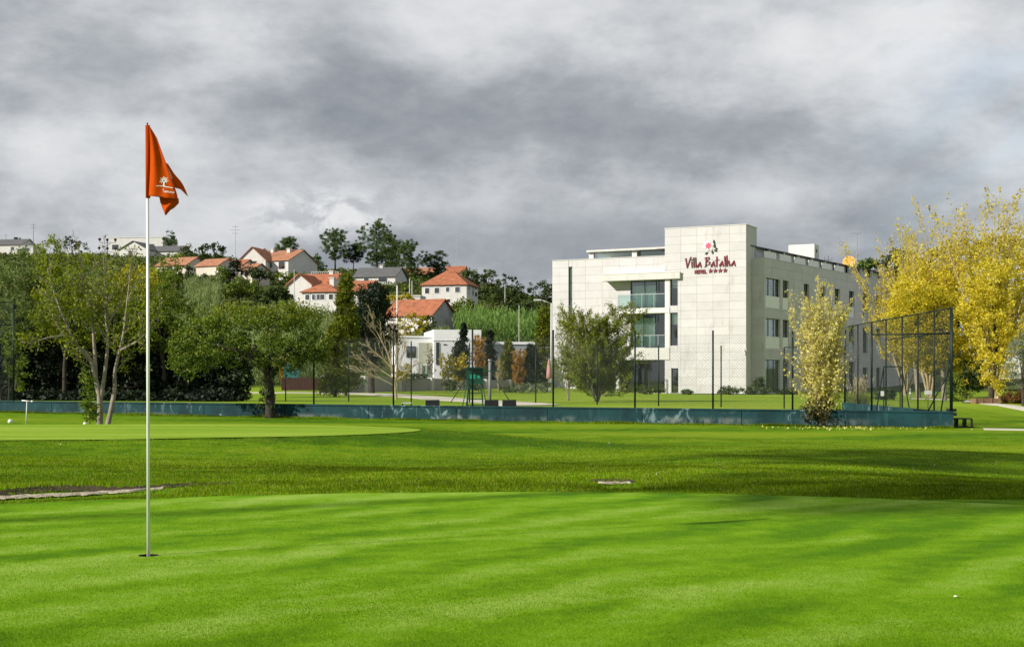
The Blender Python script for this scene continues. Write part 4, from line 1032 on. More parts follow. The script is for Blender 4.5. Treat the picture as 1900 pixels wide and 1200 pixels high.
# lit crowns above the belt
def twiggy(name, label, px, D, top, half, seed, mat_, leaf=.10, per=5.0, stems=5, bark=M_bark, lean=.35, group=None, z=None, r0=.06, up=.10, lv=None, cat='tree', low=.18, topbare=None, aspect=.5, sprd=.06):
    """a shrubby tree grown limb by limb: px foot, top row, half width in pixels"""
    rng = np.random.default_rng(seed); root = plant(name, label, cat, px, D, None, group, z); o = root.location
    H = ZD(top, D) - o.z; Wd = half * D / F; S = []
    for i in range(stems):
        a = 2 * np.pi * (i + rng.random() * .6) / stems; sp_ = lean * rng.uniform(.3, 1.0)
        S.append(limb(rng, (rng.normal(0, .05), rng.normal(0, .05), -.1), (math.cos(a) * sp_ * Wd / H * 2.2, math.sin(a) * sp_ * Wd / H * 2.2, 1), H * rng.uniform(.82, 1.04), r0, r0 * .12, 9, up, .05))
    lv = lv or [dict(n=16, t0=low, t1=1, ang=.55, len=.34, r=.45, up=.10, wob=.10, seg=5), dict(n=6, t0=.15, t1=1, ang=.5, len=.42, r=.5, up=.08, wob=.14, seg=4)]
    g = grow(rng, S, lv)
    obj('trunk', wood_mesh('trunk', g[:2], bark, .006), root)
    obj('twigs', wood_mesh('twigs', [[], []] + g[2:], bark, .005), root)
    Cc, Ax = on_twigs(rng, g[1] + (g[2] if len(g) > 2 else []) + (g[3] if len(g) > 3 else []), per, sprd)
    if topbare is not None:
        okl = rng.random(len(Cc)) < np.interp(Cc[:, 2] / H, topbare[0], topbare[1]); Cc, Ax = Cc[okl], Ax[okl]
    obj('crown', leaf_mesh('crown', leaves(rng, Cc, leaf, aspect, None, 0, Ax, .35), mat_), root)
    return root
dense_tree('willow_tree', 'grey green willow at the left edge above the court fence', 30, 66, [(20, 560, 60, 80, 1.6, -.5, 110), (85, 545, 45, 65, 1.3, -.3, 70), (50, 500, 50, 40, 1.2, -.2, 50), (-60, 560, 60, 90, 1.6, -.3, 80)], 40, .32, .20, L_will, 41, .12, aspect=.28, nbias=.2)
dense_tree('olive_tree', 'yellowish olive green tree top behind the pale stemmed tree', 120, 65, [(120, 560, 60, 75, 1.5, -.6, 110), (95, 480, 30, 42, .9, -.3, 38), (170, 530, 55, 60, 1.3, -.4, 70), (150, 600, 60, 50, 1.2, -.8, 60), (210, 580, 40, 60, 1.0, -.5, 45)], 38, .28, .14, L_olive, 42, .12, aspect=.4, nbias=.25)
dense_tree('leafy_tree', 'dark upright leafy tree just right of the flagpole', 310, 66, [(318, 560, 30, 62, 1.0, -.5, 70), (322, 505, 17, 34, .6, -.4, 26), (290, 600, 50, 60, 1.2, -.5, 80), (345, 590, 24, 40, .8, -.5, 36), (250, 610, 40, 60, 1.1, -.6, 50)], 40, .26, .15, L_mid, 43, .12, aspect=.35, nbias=.3)
dense_tree('mimosa_tree', 'sulphur yellow tree top showing behind the flagpole', 255, 78, [(255, 525, 48, 34, 1.4, 0, 80), (220, 530, 30, 30, 1.0, 0, 36), (290, 545, 26, 36, .9, 0, 34)], 36, .30, .15, L_yel, 44, .1)
dense_tree('yellow_bush', 'small yellow bush at the left picture edge', 2, 64, [(0, 550, 9, 45, .4, -1.8, 26), (12, 570, 8, 25, .3, -1.8, 12)], 18, .2, .14, L_yel, 45, .04, cat='bush')
dense_tree('climbing_bush', 'yellow green bush behind the left fence corner', 15, 59, [(22, 650, 20, 55, .5, 0, 44), (40, 690, 14, 40, .4, 0, 22)], 20, .2, .13, L_mid, 46, .04, cat='bush')
# ---------------------------------------------------------------- conifers and bare tree in the middle
def conifer(name, label, px, D, top, half, seed, mat_, per=900, leaf=.28, group=None, z=None, droop=.25, aspect=.32, skirt=.06, pw=.8, trunk=.12):
    rng = np.random.default_rng(seed); root = plant(name, label, 'tree', px, D, None, group, z); H = ZD(top, D) - root.location.z; Wd = half * D / F
    nb_ = int(per / 14); Cc, Ax = [], []; br = []
    for i in range(nb_):
        t = skirt + (1 - skirt) * rng.random() ** .9; a = rng.uniform(0, 2 * np.pi); L = Wd * (1 - t) ** pw * rng.uniform(.6, 1.15) + .12
        d = np.array([math.cos(a), math.sin(a), rng.uniform(-.1, .45)]); base_ = np.array([0, 0, t * H * .97])
        s = rng.random(14) ** .6; pts = base_ + d * (s * L)[:, None]; pts[:, 2] -= droop * L * s * s
        Cc.append(pts + rng.normal(0, .06 * Wd + .03, pts.shape)); Ax.append(np.repeat(d[None], 14, 0))
        if i % 5 == 0: br.append(np.array([np.append(base_, .03), np.append(base_ + d * L * .7, .01)]))
    Cc = np.concatenate(Cc); Ax = np.concatenate(Ax)
    obj('crown', leaf_mesh('crown', leaves(rng, Cc, leaf, aspect, None, 0, unit_v(Ax), .45), mat_), root)
    obj('trunk', wood_mesh('trunk', [[limb(rng, (0, 0, -.2), (0, 0, 1), H * .98, trunk, .02, 6, 0, .01)], br], M_dbark), root)
    return root
conifer('feathery_conifer', 'tall feathery olive conifer right of the spreading tree', 642, 88, 505, 30, 51, L_conif, 9000, .26, pw=.45, droop=.15)
conifer('feathery_conifer', 'shorter feathery conifer leaning over the pale boundary wall', 622, 84, 600, 36, 52, L_conif, 6000, .24, pw=.5)
dense_tree('cedar_tree', 'big dark tree behind the tall feathery conifer', 690, 97, [(690, 600, 40, 60, 2.2, 0, 90), (700, 560, 26, 40, 1.6, 0, 40), (670, 650, 50, 40, 2.0, 0, 60), (720, 620, 18, 30, 1.0, 0, 20)], 36, .5, .30, L_dcon, 53, .25, aspect=.3, nbias=.3)
dense_tree('cypress_tree', 'dark tree hiding the small houses above the feathery conifer', 676, 150, [(676, 560, 16, 34, 1.4, 0, 40), (660, 590, 20, 30, 1.4, 0, 30)], 30, .5, .36, L_dcon, 54, .2, aspect=.3)
# bare branching tree
rng = np.random.default_rng(55); D3 = 74
bt = plant('bare_tree', 'leafless pale branching tree left of the umpire chair', 'tree', 735, D3)
S = [pxstem(bt, D3, q, a, b) for q, a, b in (([(736, 748), (733, 715), (730, 690), (722, 660), (706, 628), (690, 598)], .085, .012), ([(733, 712), (738, 680), (736, 640), (728, 604)], .055, .010), ([(732, 702), (712, 690), (688, 672), (660, 664)], .040, .008),
     ([(737, 690), (748, 660), (754, 628), (750, 600)], .036, .008), ([(728, 684), (700, 655), (678, 640)], .034, .007), ([(733, 716), (706, 702), (680, 690), (656, 686)], .030, .007), ([(735, 706), (758, 690), (770, 672)], .030, .007))]
gb = grow(rng, S, [dict(n=11, t0=.25, t1=1, ang=.5, len=.42, r=.5, up=.06, wob=.10, seg=4), dict(n=6, t0=.2, t1=1, ang=.5, len=.5, r=.6, up=.06, wob=.12, seg=4)])
obj('trunk', wood_mesh('trunk', gb[:2], M_twig, .012), bt); obj('twigs', wood_mesh('twigs', [[], [], gb[2]], M_twig, .009), bt)
# garden of the white building ------------------------------------------------------------
conifer('spire_conifer', 'dark narrow spire conifer in front of the white flat roofed building', 861, 118, 598, 15, 61, L_dcon, 2600, .34, pw=.7)
conifer('spire_conifer', 'dark spire conifer beside the orange tree', 909, 120, 610, 17, 62, L_dcon, 2600, .34, pw=.7)
conifer('garden_conifer', 'broad dark conifer left of the spire conifer', 850, 116, 632, 20, 63, L_dcon, 2600, .34, pw=.6)
conifer('garden_conifer', 'small green conifer right of the white building wing', 943, 122, 632, 24, 64, L_conif, 2400, .34, pw=.7)
conifer('garden_conifer', 'leaning green conifer near the hotel corner', 985, 118, 640, 30, 65, L_dcon, 3000, .36, pw=.6)
conifer('garden_conifer', 'tall dark conifer close to the left edge of the hotel', 1010, 125, 568, 22, 66, L_conif, 4200, .36, pw=.4)
twiggy('autumn_tree', 'orange leaved tree between the two dark spire conifers', 890, 112, 632, 20, 67, L_oran, .22, 9, 5, low=.15, r0=.06)
twiggy('autumn_tree', 'small orange tree right of the grey post', 962, 108, 655, 24, 68, L_oran, .22, 9, 5, low=.15, r0=.05)
twiggy('autumn_tree', 'thin yellowing sapling left of the umpire chair', 826, 106, 655, 16, 69, L_olgold, .2, 8, 3, low=.3, r0=.04)
twiggy('autumn_tree', 'yellow leaved sapling in front of the broad dark conifer', 850, 108, 660, 12, 70, L_olgold, .22, 9, 4, low=.2, r0=.04)
twiggy('bare_sapling', 'slender brown twigged sapling between post and orange tree', 926, 104, 668, 16, 71, L_olgold, .10, 1.2, 3, bark=M_twig, low=.35, r0=.04)
twiggy('bare_sapling', 'small grey leafless sapling before the white building door', 783, 112, 672, 16, 72, L_silv, .08, .6, 3, low=.3, r0=.04)
twiggy('hanging_tree', 'brown leaved thin tree across the white building corner', 802, 116, 645, 14, 73, L_brown, .14, 2, 3, low=.3, r0=.04)
dense_tree('yellow_shrub', 'yellow green shrub left of the white building', 752, 104, [(750, 690, 15, 18, .7, 0, 26), (738, 697, 12, 12, .5, 0, 14)], 22, .2, .14, L_olgold, 74, .03, cat='shrub')
dense_tree('yellow_shrub', 'yellow tipped tree above the white building roof', 760, 150, [(765, 600, 30, 22, 1.6, 0, 40), (745, 612, 18, 20, 1.2, 0, 22)], 26, .35, .25, L_olgold, 75, .06, cat='shrub')
dense_tree('green_shrub', 'dark green shrub above the white building roof', 790, 158, [(790, 600, 22, 16, 1.6, 0, 30)], 26, .35, .25, L_oak, 76, .06, cat='shrub')
for i, (px, py, rx, rz, D, lab) in enumerate(((858, 692, 20, 8, 107, 'low grey green shrub behind the boundary pillars'), (905, 690, 24, 9, 108, 'low shrub left of the small orange tree'), (838, 715, 18, 9, 98, 'clipped bush in front of the low boundary wall'), (880, 716, 22, 7, 97, 'flat bush behind the umpire chair'), (950, 720, 28, 7, 98, 'low spreading bush right of the grey post'), (985, 720, 30, 9, 97, 'silvery low bush near the hotel corner'), (1010, 716, 16, 10, 99, 'dark low bush at the hotel corner'), (770, 697, 24, 5, 107, 'thin planting strip below the white building'))):
    dense_tree('low_shrub', lab, px, D, [(px, py, rx, rz, .8, 0, 40)], 26, .2, .13, L_silv if i == 5 else L_box, 80 + i, 0, cat='shrub', group='low shrubs around the lawn', inner=.2)
# ---------------------------------------------------------------- tree in front of the hotel
twiggy('young_tree', 'small olive leaved tree in front of the hotel entrance', 1108, 68, 566, 72, 91, L_olive, .105, 40, 11, lean=.62, r0=.045, up=.06, lv=[dict(n=24, t0=.07, t1=1, ang=.95, len=.52, tp=.66, r=.45, up=.07, wob=.12, seg=5), dict(n=6, t0=.15, t1=1, ang=.55, len=.42, r=.5, up=.08, wob=.14, seg=4)])
twiggy('sapling', 'thin leafy sapling left of the small tree before the hotel', 1056, 72, 585, 24, 92, L_olive, .10, 16, 4, lean=.5, r0=.03, low=.15)
# ---------------------------------------------------------------- yellow poplar before the wall
rng = np.random.default_rng(101)
pp = twiggy('poplar_sapling', 'pale yellow young poplar standing in front of the teal wall', 1525, 43.3, 522, 56, 101, L_pop, .090, 19, 12, lean=.58, r0=.026, up=.10, bark=M_twig, lv=[dict(n=20, t0=.06, t1=1, ang=.60, len=.42, tp=.80, r=.45, up=.12, wob=.08, seg=5), dict(n=5, t0=.15, t1=1, ang=.5, len=.42, r=.5, up=.10, wob=.12, seg=4)], z=ZD(788, 43.3), topbare=([.72, .95], [1, .55]), aspect=.7)
Cc, Nn = clumps(rng, [(0, 0, .40, .72, .55, .42, 110)], 24, .13, .35)
obj('base_tuft', leaf_mesh('base_tuft', leaves(rng, Cc, .09, .3, None, 0), leafmat('dry brown twigs', (.03, .026, .008), (.07, .06, .018), (.16, .14, .04), .2)), pp)
# fallen leaves below it
N = 260; X = XD(1560, 42) + rng.normal(0, 1.3, N); Y = 41.2 + rng.normal(0, .7, N); Cc = np.stack([X, Y, G(X, Y) + .03], -1)
tag(obj('fallen_leaves', leaf_mesh('fallen_leaves', leaves(rng, Cc, .07, .7, UP, .8), L_pop)), 'yellow leaves fallen on the grass under the poplar', 'leaves', kind='stuff')
N = 55; D = 12 + 22 * rng.random(N); X = (rng.random(N) * 2 - 1) * D * .38; okk = np.hypot((X - G2[0]) / G2[2], (D - G2[1]) / G2[3]) > 1; X, D = X[okk], D[okk]
Cc = np.stack([X, D, G(X, D) + .035], -1)
tag(obj('scattered_leaves', leaf_mesh('scattered_leaves', leaves(rng, Cc, .042, .5, UP, .7), leafmat('dry pale leaves', (.25, .20, .10), (.45, .42, .32), (.6, .58, .5), .2))), 'dry pale leaves scattered over the rough grass', 'leaves', kind='stuff')
# ---------------------------------------------------------------- golden trees on the right
lvR = [dict(n=20, t0=.12, t1=1, ang=.5, len=.36, r=.45, up=.13, wob=.08, seg=5), dict(n=8, t0=.12, t1=1, ang=.45, len=.42, r=.5, up=.12, wob=.10, seg=4)]
twiggy('golden_poplar', 'golden yellow poplar with feathery bare tips beside the hotel', 1725, 82, 415, 78, 111, L_gold, .18, 20, 10, lean=.8, r0=.09, bark=M_twig, lv=lvR, up=.06, topbare=([.25, .55, .78, .9], [1, .8, .35, .12]))
twiggy('golden_poplar', 'pale topped golden poplar left of the others against the hotel wall', 1680, 90, 455, 58, 112, L_gold, .17, 16, 9, lean=.8, r0=.07, bark=M_twig, lv=lvR, up=.06, topbare=([.3, .6, .85], [1, .7, .2]))
twiggy('golden_poplar', 'tallest golden poplar near the right picture edge', 1845, 78, 400, 62, 113, L_gold, .18, 20, 9, lean=.7, r0=.09, bark=M_twig, lv=lvR, up=.08, topbare=([.3, .6, .8, .92], [1, .8, .4, .2]))
twiggy('golden_poplar', 'golden poplar cut by the right picture edge', 1915, 82, 400, 55, 114, L_gold, .18, 20, 8, lean=.7, r0=.09, bark=M_twig, lv=lvR, up=.08, topbare=([.3, .6, .8, .92], [1, .8, .4, .2]))
dense_tree('golden_tree', 'olive gold leafy tree with leaning trunk behind the side fence', 1752, 72, [(1720, 640, 44, 50, 1.6, 0, 110), (1685, 610, 36, 55, 1.2, 0, 70), (1755, 600, 46, 60, 1.5, .2, 110), (1780, 660, 34, 50, 1.2, 0, 70), (1735, 565, 56, 40, 1.3, 0, 80)], 36, .3, .13, L_olgold, 115, .16, bark=M_pbark, nbias=.3)
dense_tree('golden_tree', 'bright golden leafy tree right of the side fence corner', 1838, 70, [(1835, 600, 42, 72, 1.5, 0, 120), (1845, 680, 34, 50, 1.2, -.3, 70), (1812, 560, 40, 54, 1.2, 0, 80), (1862, 640, 22, 50, .8, -.2, 40), (1850, 520, 50, 46, 1.2, .3, 80)], 34, .3, .13, L_gold, 116, .16, nbias=.3)
dense_tree('golden_tree', 'broad lemon yellow crown against the end of the hotel side', 1705, 80, [(1692, 555, 42, 48, 1.6, 0, 80), (1735, 530, 46, 46, 1.6, 0, 80), (1668, 590, 28, 44, 1.2, 0, 40), (1780, 535, 44, 46, 1.5, 0, 60)], 30, .34, .15, L_gold, 124, .16, bark=M_pbark, nbias=.3)
dense_tree('shade_tree', 'dark leafed tree in shade behind the golden trees', 1790, 79, [(1790, 690, 50, 44, 1.6, 0, 80), (1760, 620, 60, 60, 1.5, .5, 70)], 34, .4, .22, L_oak, 117, .2, nbias=.3)
dense_tree('silver_willow', 'silvery green willow at the right picture edge', 1900, 62, [(1892, 670, 22, 46, .9, 0, 60), (1915, 640, 30, 70, 1.0, 0, 60)], 34, .26, .13, L_silv, 118, .1, aspect=.25, nbias=.2)
dense_tree('brown_hedge', 'clipped reddish brown hedge at the right picture edge', 1885, 66, [(1880, 740, 26, 16, .7, 0, 60), (1915, 738, 26, 18, .7, 0, 50)], 30, .16, .09, L_brown, 119, .03, cat='hedge', inner=.3)
dense_tree('ground_ivy', 'bright leafy climber low behind the fence corner', 1768, 70, [(1770, 720, 14, 30, .5, 0, 30), (1790, 735, 10, 16, .4, 0, 12)], 20, .2, .13, L_shr, 120, .03, cat='shrub')
dense_tree('dark_fir', 'dark round tree behind the hotel roof at right', 1668, 150, [(1662, 490, 26, 30, 2, 0, 46), (1690, 500, 30, 40, 2, 0, 50)], 34, .6, .36, L_oak, 121, .2)
dense_tree('dark_fir', 'dark tree line behind the golden poplars', 1790, 140, [(1780, 480, 70, 36, 2, 0, 70), (1860, 470, 60, 40, 2, 0, 60), (1720, 520, 60, 40, 2, 0, 60)], 34, .6, .34, L_olgold, 122, .25)
dense_tree('dark_fir', 'dark pine tops peeping over the hotel roof', 1612, 190, [(1612, 494, 20, 12, 2, 0, 26), (1600, 505, 26, 14, 2, 0, 24)], 30, .7, .45, L_pine, 123, .2)
# hotel planting
for i, (px, py, rx, rz, D, m_, lab) in enumerate(((1350, 724, 22, 8, 102, L_box, 'grey green shrubs at the foot of the hotel tower'), (1400, 724, 34, 9, 101, L_box, 'rounded shrubs along the hotel side by the corner'), (1410, 712, 12, 14, 106, L_oak, 'dark bush against the hotel side wall'), (1207, 725, 26, 5, 108, L_box, 'clipped low hedge under the hotel ground floor window'), (1275, 727, 10, 4, 106, L_box, 'small tuft of plants beside the hotel door'), (1460, 727, 24, 6, 106, L_oak, 'low dark planting along the hotel side'), (1640, 735, 22, 14, 74, L_oak, 'dark bush behind the side fence'))):
    dense_tree('hotel_shrub', lab, px, D, [(px, py, rx, rz, .8, 0, 50)], 26, .2, .13, m_, 130 + i, 0, cat='shrub', group='shrubs planted along the hotel', inner=.2)
# pampas grass
rng = np.random.default_rng(140); pg = plant('pampas_grass', 'pale plumed pampas grass behind the poplar sapling', 'grass', 1592, 62)
st = []; C_ = []; A_ = []
for i in range(40):
    a = rng.uniform(0, 6.28); l = limb(rng, (rng.normal(0, .25), rng.normal(0, .2), 0), (math.cos(a) * .25, math.sin(a) * .25, 1), rng.uniform(.9, 1.5), .008, .004, 5, -.02, .03); st.append(l)
    for s in np.linspace(.68, 1, 12): q, d = along(l, min(s, .999)); C_.append(q[:3]); A_.append(d)
obj('stems', wood_mesh('stems', [[], [], st], M_twig, .006), pg)
obj('plumes', leaf_mesh('plumes', leaves(rng, np.array(C_) + rng.normal(0, .015, (len(C_), 3)), .14, .3, None, 0, np.array(A_), .8), L_pamp), pg)
bl_ = []
for i in range(260):
    a = rng.uniform(0, 6.28); sp_ = rng.uniform(.2, .9); bl_.append(limb(rng, (rng.normal(0, .25), rng.normal(0, .2), 0), (math.cos(a) * sp_, math.sin(a) * sp_, 1), rng.uniform(.5, 1.0), .012, .002, 4, -.18, .03))
obj('blades', wood_mesh('blades', [[], [], bl_], L_shr, .002), pg)
# ================================================================ hillside: houses, canes, pines
def tilemat(name, col, dark):
    m, n = material(name); tc = n('ShaderNodeTexCoord').outputs['Object']
    c = n.ramp(n.noise(tc, 1.3, 5, .65), [(.3, dark), (.5, col), (.72, tuple(min(1, q * 1.25) for q in col))])
    sp = n('ShaderNodeSeparateXYZ', Vector=tc)
    rows = n.math('SINE', n.math('MULTIPLY', sp.outputs[2], 2 * math.pi / .22)); cols = n.math('SINE', n.math('MULTIPLY', n.math('ADD', sp.outputs[0], sp.outputs[1]), 2 * math.pi / .45))
    h = n.math('ADD', n.math('MULTIPLY', rows, .85), n.math('MULTIPLY', cols, .15))
    c = n.mix(1.0, c, n.ramp(n.math('ADD', n.math('MULTIPLY', h, .5), .5), [(.10, .74), (.5, 1.0)]), 'MULTIPLY')
    b = n('ShaderNodeBsdfPrincipled', Base_Color=c, Roughness=.85); b.inputs['Specular IOR Level'].default_value = .2
    bp = n('ShaderNodeBump', Height=h, Strength=.5, Distance=.06); n.put(b.inputs['Normal'], bp.outputs[0])
    n('ShaderNodeOutputMaterial', Surface=b.outputs[0]); return m
M_tile = tilemat('orange clay roof tiles', (.36, .130, .066), (.19, .078, .046)); M_tile2 = tilemat('pale clay roof tiles', (.38, .175, .10), (.20, .10, .065))
M_grey = solid('grey slate roof', (.10, .10, .105), .8, .2, 1.0); M_wallw = solid('white house wall', (.56, .55, .52), .85, .07, .5, dirt=((.40, .37, .33), .35))
M_wallc = solid('cream house wall', (.52, .48, .40), .85, .08, .5, dirt=((.40, .35, .28), .35)); M_wallg = solid('weathered grey gable', (.36, .35, .36), .9, .25, .6, dirt=((.15, .14, .14), .6))
M_win = glassmat('house window glass', (.10, .12, .13), .22); M_frame = solid('white window frame', (.7, .7, .68), .6, .05, 3); M_brownd = solid('brown door', (.10, .035, .02), .7, .1, 3)
def house(name, label, px, py, D, wpx, hpx, dep, ang, roof='gable', rise=1.6, wall=M_wallw, rmat=M_tile, ridge='x', wins=(), chim=(), over=.35, doors=(), rthick=.16, cat='house', base=3.0, gmat=None):
    """px: middle of the front, py: row of its foot, wpx / hpx: apparent front width and wall height"""
    k = D / F; w_ = wpx * k / max(.3, math.cos(ang)) ; h_ = hpx * k; loc = P(px, py, D)
    root = thing(name, label, cat, loc, ang); a, b = -w_ / 2, w_ / 2
    mb = MB().box(a, b, 0, dep, -base, h_)
    if roof == 'gable':
        if ridge == 'x': mb.add([(x, y, z) for x in (a, b) for y, z in ((0, h_), (dep, h_), (dep / 2, h_ + rise))], [(0, 2, 1), (3, 4, 5)])
        else: mb.add([(x, y, z) for y in (0, dep) for x, z in ((a, h_), (b, h_), (0, h_ + rise))], [(0, 1, 2), (3, 5, 4)])
    mb.build('wall', wall, root)
    if gmat: MB().add([(b + .02, 0, -base), (b + .02, dep, -base), (b + .02, dep, h_), (b + .02, dep / 2, h_ + rise), (b + .02, 0, h_)], [(0, 1, 2, 3, 4)]).build('gable_wall', gmat, root)
    t = rthick; rf = None
    if roof == 'gable':
        mb = MB()
        if ridge == 'x':
            s = rise / (dep / 2); e = over
            for sg, y0 in ((1, 0), (-1, dep)):
                ye = y0 - sg * e; ze = h_ - s * e
                vs = [(a - e, ye, ze), (b + e, ye, ze), (b + e, dep / 2, h_ + rise), (a - e, dep / 2, h_ + rise)]
                mb.add([(x, y, z + .02) for x, y, z in vs] + [(x, y, z + t) for x, y, z in vs], [(0, 1, 2, 3), (7, 6, 5, 4), (0, 4, 5, 1), (1, 5, 6, 2), (2, 6, 7, 3), (3, 7, 4, 0)])
        else:
            s = rise / (w_ / 2); e = over
            for sg, x0 in ((1, a), (-1, b)):
                xe = x0 - sg * e; ze = h_ - s * e
                vs = [(xe, -e, ze), (xe, dep + e, ze), (0, dep + e, h_ + rise), (0, -e, h_ + rise)]
                mb.add([(x, y, z + .02) for x, y, z in vs] + [(x, y, z + t) for x, y, z in vs], [(0, 1, 2, 3), (7, 6, 5, 4), (0, 4, 5, 1), (1, 5, 6, 2), (2, 6, 7, 3), (3, 7, 4, 0)])
        rf = mb.build('roof', rmat, root)
    elif roof == 'hip':
        e = over; r_ = min(w_, dep) / 2 * .95
        if w_ > dep: rg = [(a + r_, dep / 2), (b - r_, dep / 2)]
        else: rg = [(0, r_), (0, dep - r_)]
        vs = [(a - e, -e, h_), (b + e, -e, h_), (b + e, dep + e, h_), (a - e, dep + e, h_), (rg[0][0], rg[0][1], h_ + rise), (rg[1][0], rg[1][1], h_ + rise)]
        vs += [(x, y, h_ - .14) for x, y, z in vs[:4]]
        fs = ([(0, 1, 5, 4), (1, 2, 5), (2, 3, 4, 5), (3, 0, 4)] if w_ > dep else [(0, 1, 4), (1, 2, 5, 4), (2, 3, 5), (3, 0, 4, 5)]) + [(0, 6, 7, 1), (1, 7, 8, 2), (2, 8, 9, 3), (3, 9, 6, 0), (6, 9, 8, 7)]
        rf = MB().add(vs, fs).build('roof', rmat, root)
    elif roof == 'flat':
        rf = MB().box(a - .12, b + .12, -.12, dep + .12, h_, h_ + .25).build('roof', rmat, root)
    for (x, y, wd, hh) in chim:
        z0 = h_ + (rise * .3 if roof != 'flat' else 0); mb = MB().box(x - wd / 2, x + wd / 2, y - wd / 2, y + wd / 2, z0, z0 + hh).box(x - wd * .65, x + wd * .65, y - wd * .65, y + wd * .65, z0 + hh, z0 + hh + .15)
        mb.build('chimney', wall if wall is not M_wallg else M_tile, rf)
    for lst, nm in ((wins, 'window'), (doors, 'door')):
        for (face, u, z, ww, hh) in lst:
            if face == 'f': M = Matrix.Translation((a + u * w_, 0, z * h_))
            elif face == 'r': M = Matrix.Translation((b, u * dep, z * h_)) @ Matrix.Rotation(R(90), 4, 'Z')
            else: M = Matrix.Translation((a, u * dep, z * h_)) @ Matrix.Rotation(R(-90), 4, 'Z')
            mb = MB(); q = .09
            for bx_ in ((-ww / 2 - q, -ww / 2, 0, hh), (ww / 2, ww / 2 + q, 0, hh), (-ww / 2 - q, ww / 2 + q, hh, hh + q), (-ww / 2 - q - .06, ww / 2 + q + .06, -q, 0)): mb.box(bx_[0], bx_[1], -.06, .03, bx_[2], bx_[3], M)
            wo = mb.build(nm, M_frame, root)
            MB().box(-ww / 2, ww / 2, -.03, .02, 0, hh, M).build('pane' if nm == 'window' else 'leaf', M_win if nm == 'window' else M_brownd, wo)
    return root
house('modern_house', 'white flat roofed house on the ridge at far left', 252, 470, 425, 104, 29, 12, R(-8), 'flat', 0, M_wallw, M_wallw, wins=[('f', .12, .25, 2.2, 1.6), ('f', .55, .3, 1.4, 1.4), ('f', .8, .3, 1.4, 1.4)])
house('gabled_house', 'white gabled house with grey roof below the flat roofed ridge house', 247, 490, 392, 56, 27, 11, R(-14), 'gable', 2.4, M_wallw, M_grey, 'y', wins=[('f', .42, .50, 1.1, 1.6), ('f', .15, .1, 1.3, 1.3), ('f', .75, .1, 1.3, 1.3)])
house('gabled_house', 'long grey roofed white house right of the flagpole on the ridge', 302, 480, 396, 62, 14, 9, R(-12), 'gable', 1.8, M_wallw, M_grey, 'x')
house('ridge_house', 'white house cut by the left picture edge on the ridge', 12, 470, 420, 60, 16, 9, R(-10), 'gable', 2.0, M_wallw, M_grey, 'x', wins=[('f', .7, .3, 1.2, 1.2)])
house('ridge_house', 'low white house with a garden wall near the left picture edge', 48, 470, 412, 30, 12, 8, R(-5), 'flat', 0, M_wallw, M_wallw, wins=[('f', .5, .3, 2.4, 1.1)])
house('farm_house', 'orange roofed house with pale gable right of the flagpole', 318, 514, 312, 62, 22, 8, R(-24), 'gable', 2.0, M_wallc, M_tile2, 'x', wins=[('f', .5, .4, 1.0, 1.1), ('r', .5, .45, .9, 1.1)])
house('farm_house', 'small orange roofed house beside the round green tree', 384, 508, 302, 46, 15, 7, R(-28), 'gable', 1.7, M_wallc, M_tile2, 'x', wins=[('r', .5, .5, .8, .9)])
house('farm_shed', 'low dark shed under the small orange roofed house', 392, 520, 298, 40, 9, 4, R(-20), 'flat', 0, solid('dark stone', (.12, .10, .085), .9, .3, 1), M_wallc)
house('farm_house', 'low orange roofed house left of the big white house', 428, 508, 322, 44, 15, 7, R(-20), 'gable', 1.6, M_wallc, M_tile, 'x', wins=[('f', .3, .3, .9, 1.0)])
house('farm_house', 'small orange gable with a dark door below the big white house', 455, 513, 300, 28, 12, 6, R(-30), 'gable', 1.5, M_wallc, M_tile2, 'x', doors=[('f', .6, .0, 1.0, 1.6)], wins=[('f', .25, .3, .7, .9)])
house('white_villa', 'big white villa with a long low roof under the tall lone pine', 492, 503, 332, 92, 19, 14, R(-22), 'gable', 3.0, M_wallw, M_tile2, 'x', wins=[('f', .16, .25, 1.1, 1.3), ('f', .4, .3, 1.1, 1.2), ('f', .62, .3, 1.1, 1.2), ('f', .86, .15, 1.8, 1.8), ('r', .5, .35, 1.2, 1.2)], chim=[(-3.8, 5, .8, 2.6), (-1.6, 6, .8, 2.6), (3.5, 5.5, .9, 2.4)])
house('white_villa', 'white gable wing joined to the big villa on its left', 468, 500, 330, 52, 17, 8, R(-14), 'gable', 3.2, M_wallw, M_tile2, 'y', wins=[('f', .6, .45, 1.0, 1.1)])
house('row_house', 'cream gabled house behind the white cottage with orange roof', 574, 548, 246, 84, 20, 8, R(-18), 'gable', 2.1, M_wallw, M_tile, 'x', chim=[(2.6, 4, .8, 2.0)])
house('row_house', 'white gable end of the orange roofed row', 556, 549, 240, 46, 21, 6, R(-16), 'gable', 1.8, M_wallw, M_tile, 'y')
house('cottage', 'white cottage with hipped orange roof in the middle of the slope', 592, 568, 232, 66, 27, 8, R(-16), 'hip', 1.9, M_wallw, M_tile, wins=[('f', .16, .45, .8, .9), ('f', .36, .45, .8, .9), ('f', .46, .45, .8, .9), ('f', .60, .45, .8, .9), ('f', .85, .45, .8, .9), ('r', .5, .45, .9, 1.0)], chim=[(1.2, 3, .8, 1.9)])
house('cottage', 'white cottage with orange roof half hidden by dark trees', 652, 566, 242, 52, 26, 9, R(-20), 'gable', 2.0, M_wallw, M_tile, 'x', wins=[('f', .5, .5, .9, 1.0)])
house('grey_house', 'white house with a dark grey roof under the tall pines', 695, 530, 322, 78, 17, 9, R(-14), 'gable', 2.4, M_wallw, M_grey, 'x', wins=[('f', .7, .3, 2.2, 1.2), ('f', .3, .3, 1.2, 1.2)], chim=[(.2, 4.5, .8, 2.2)])
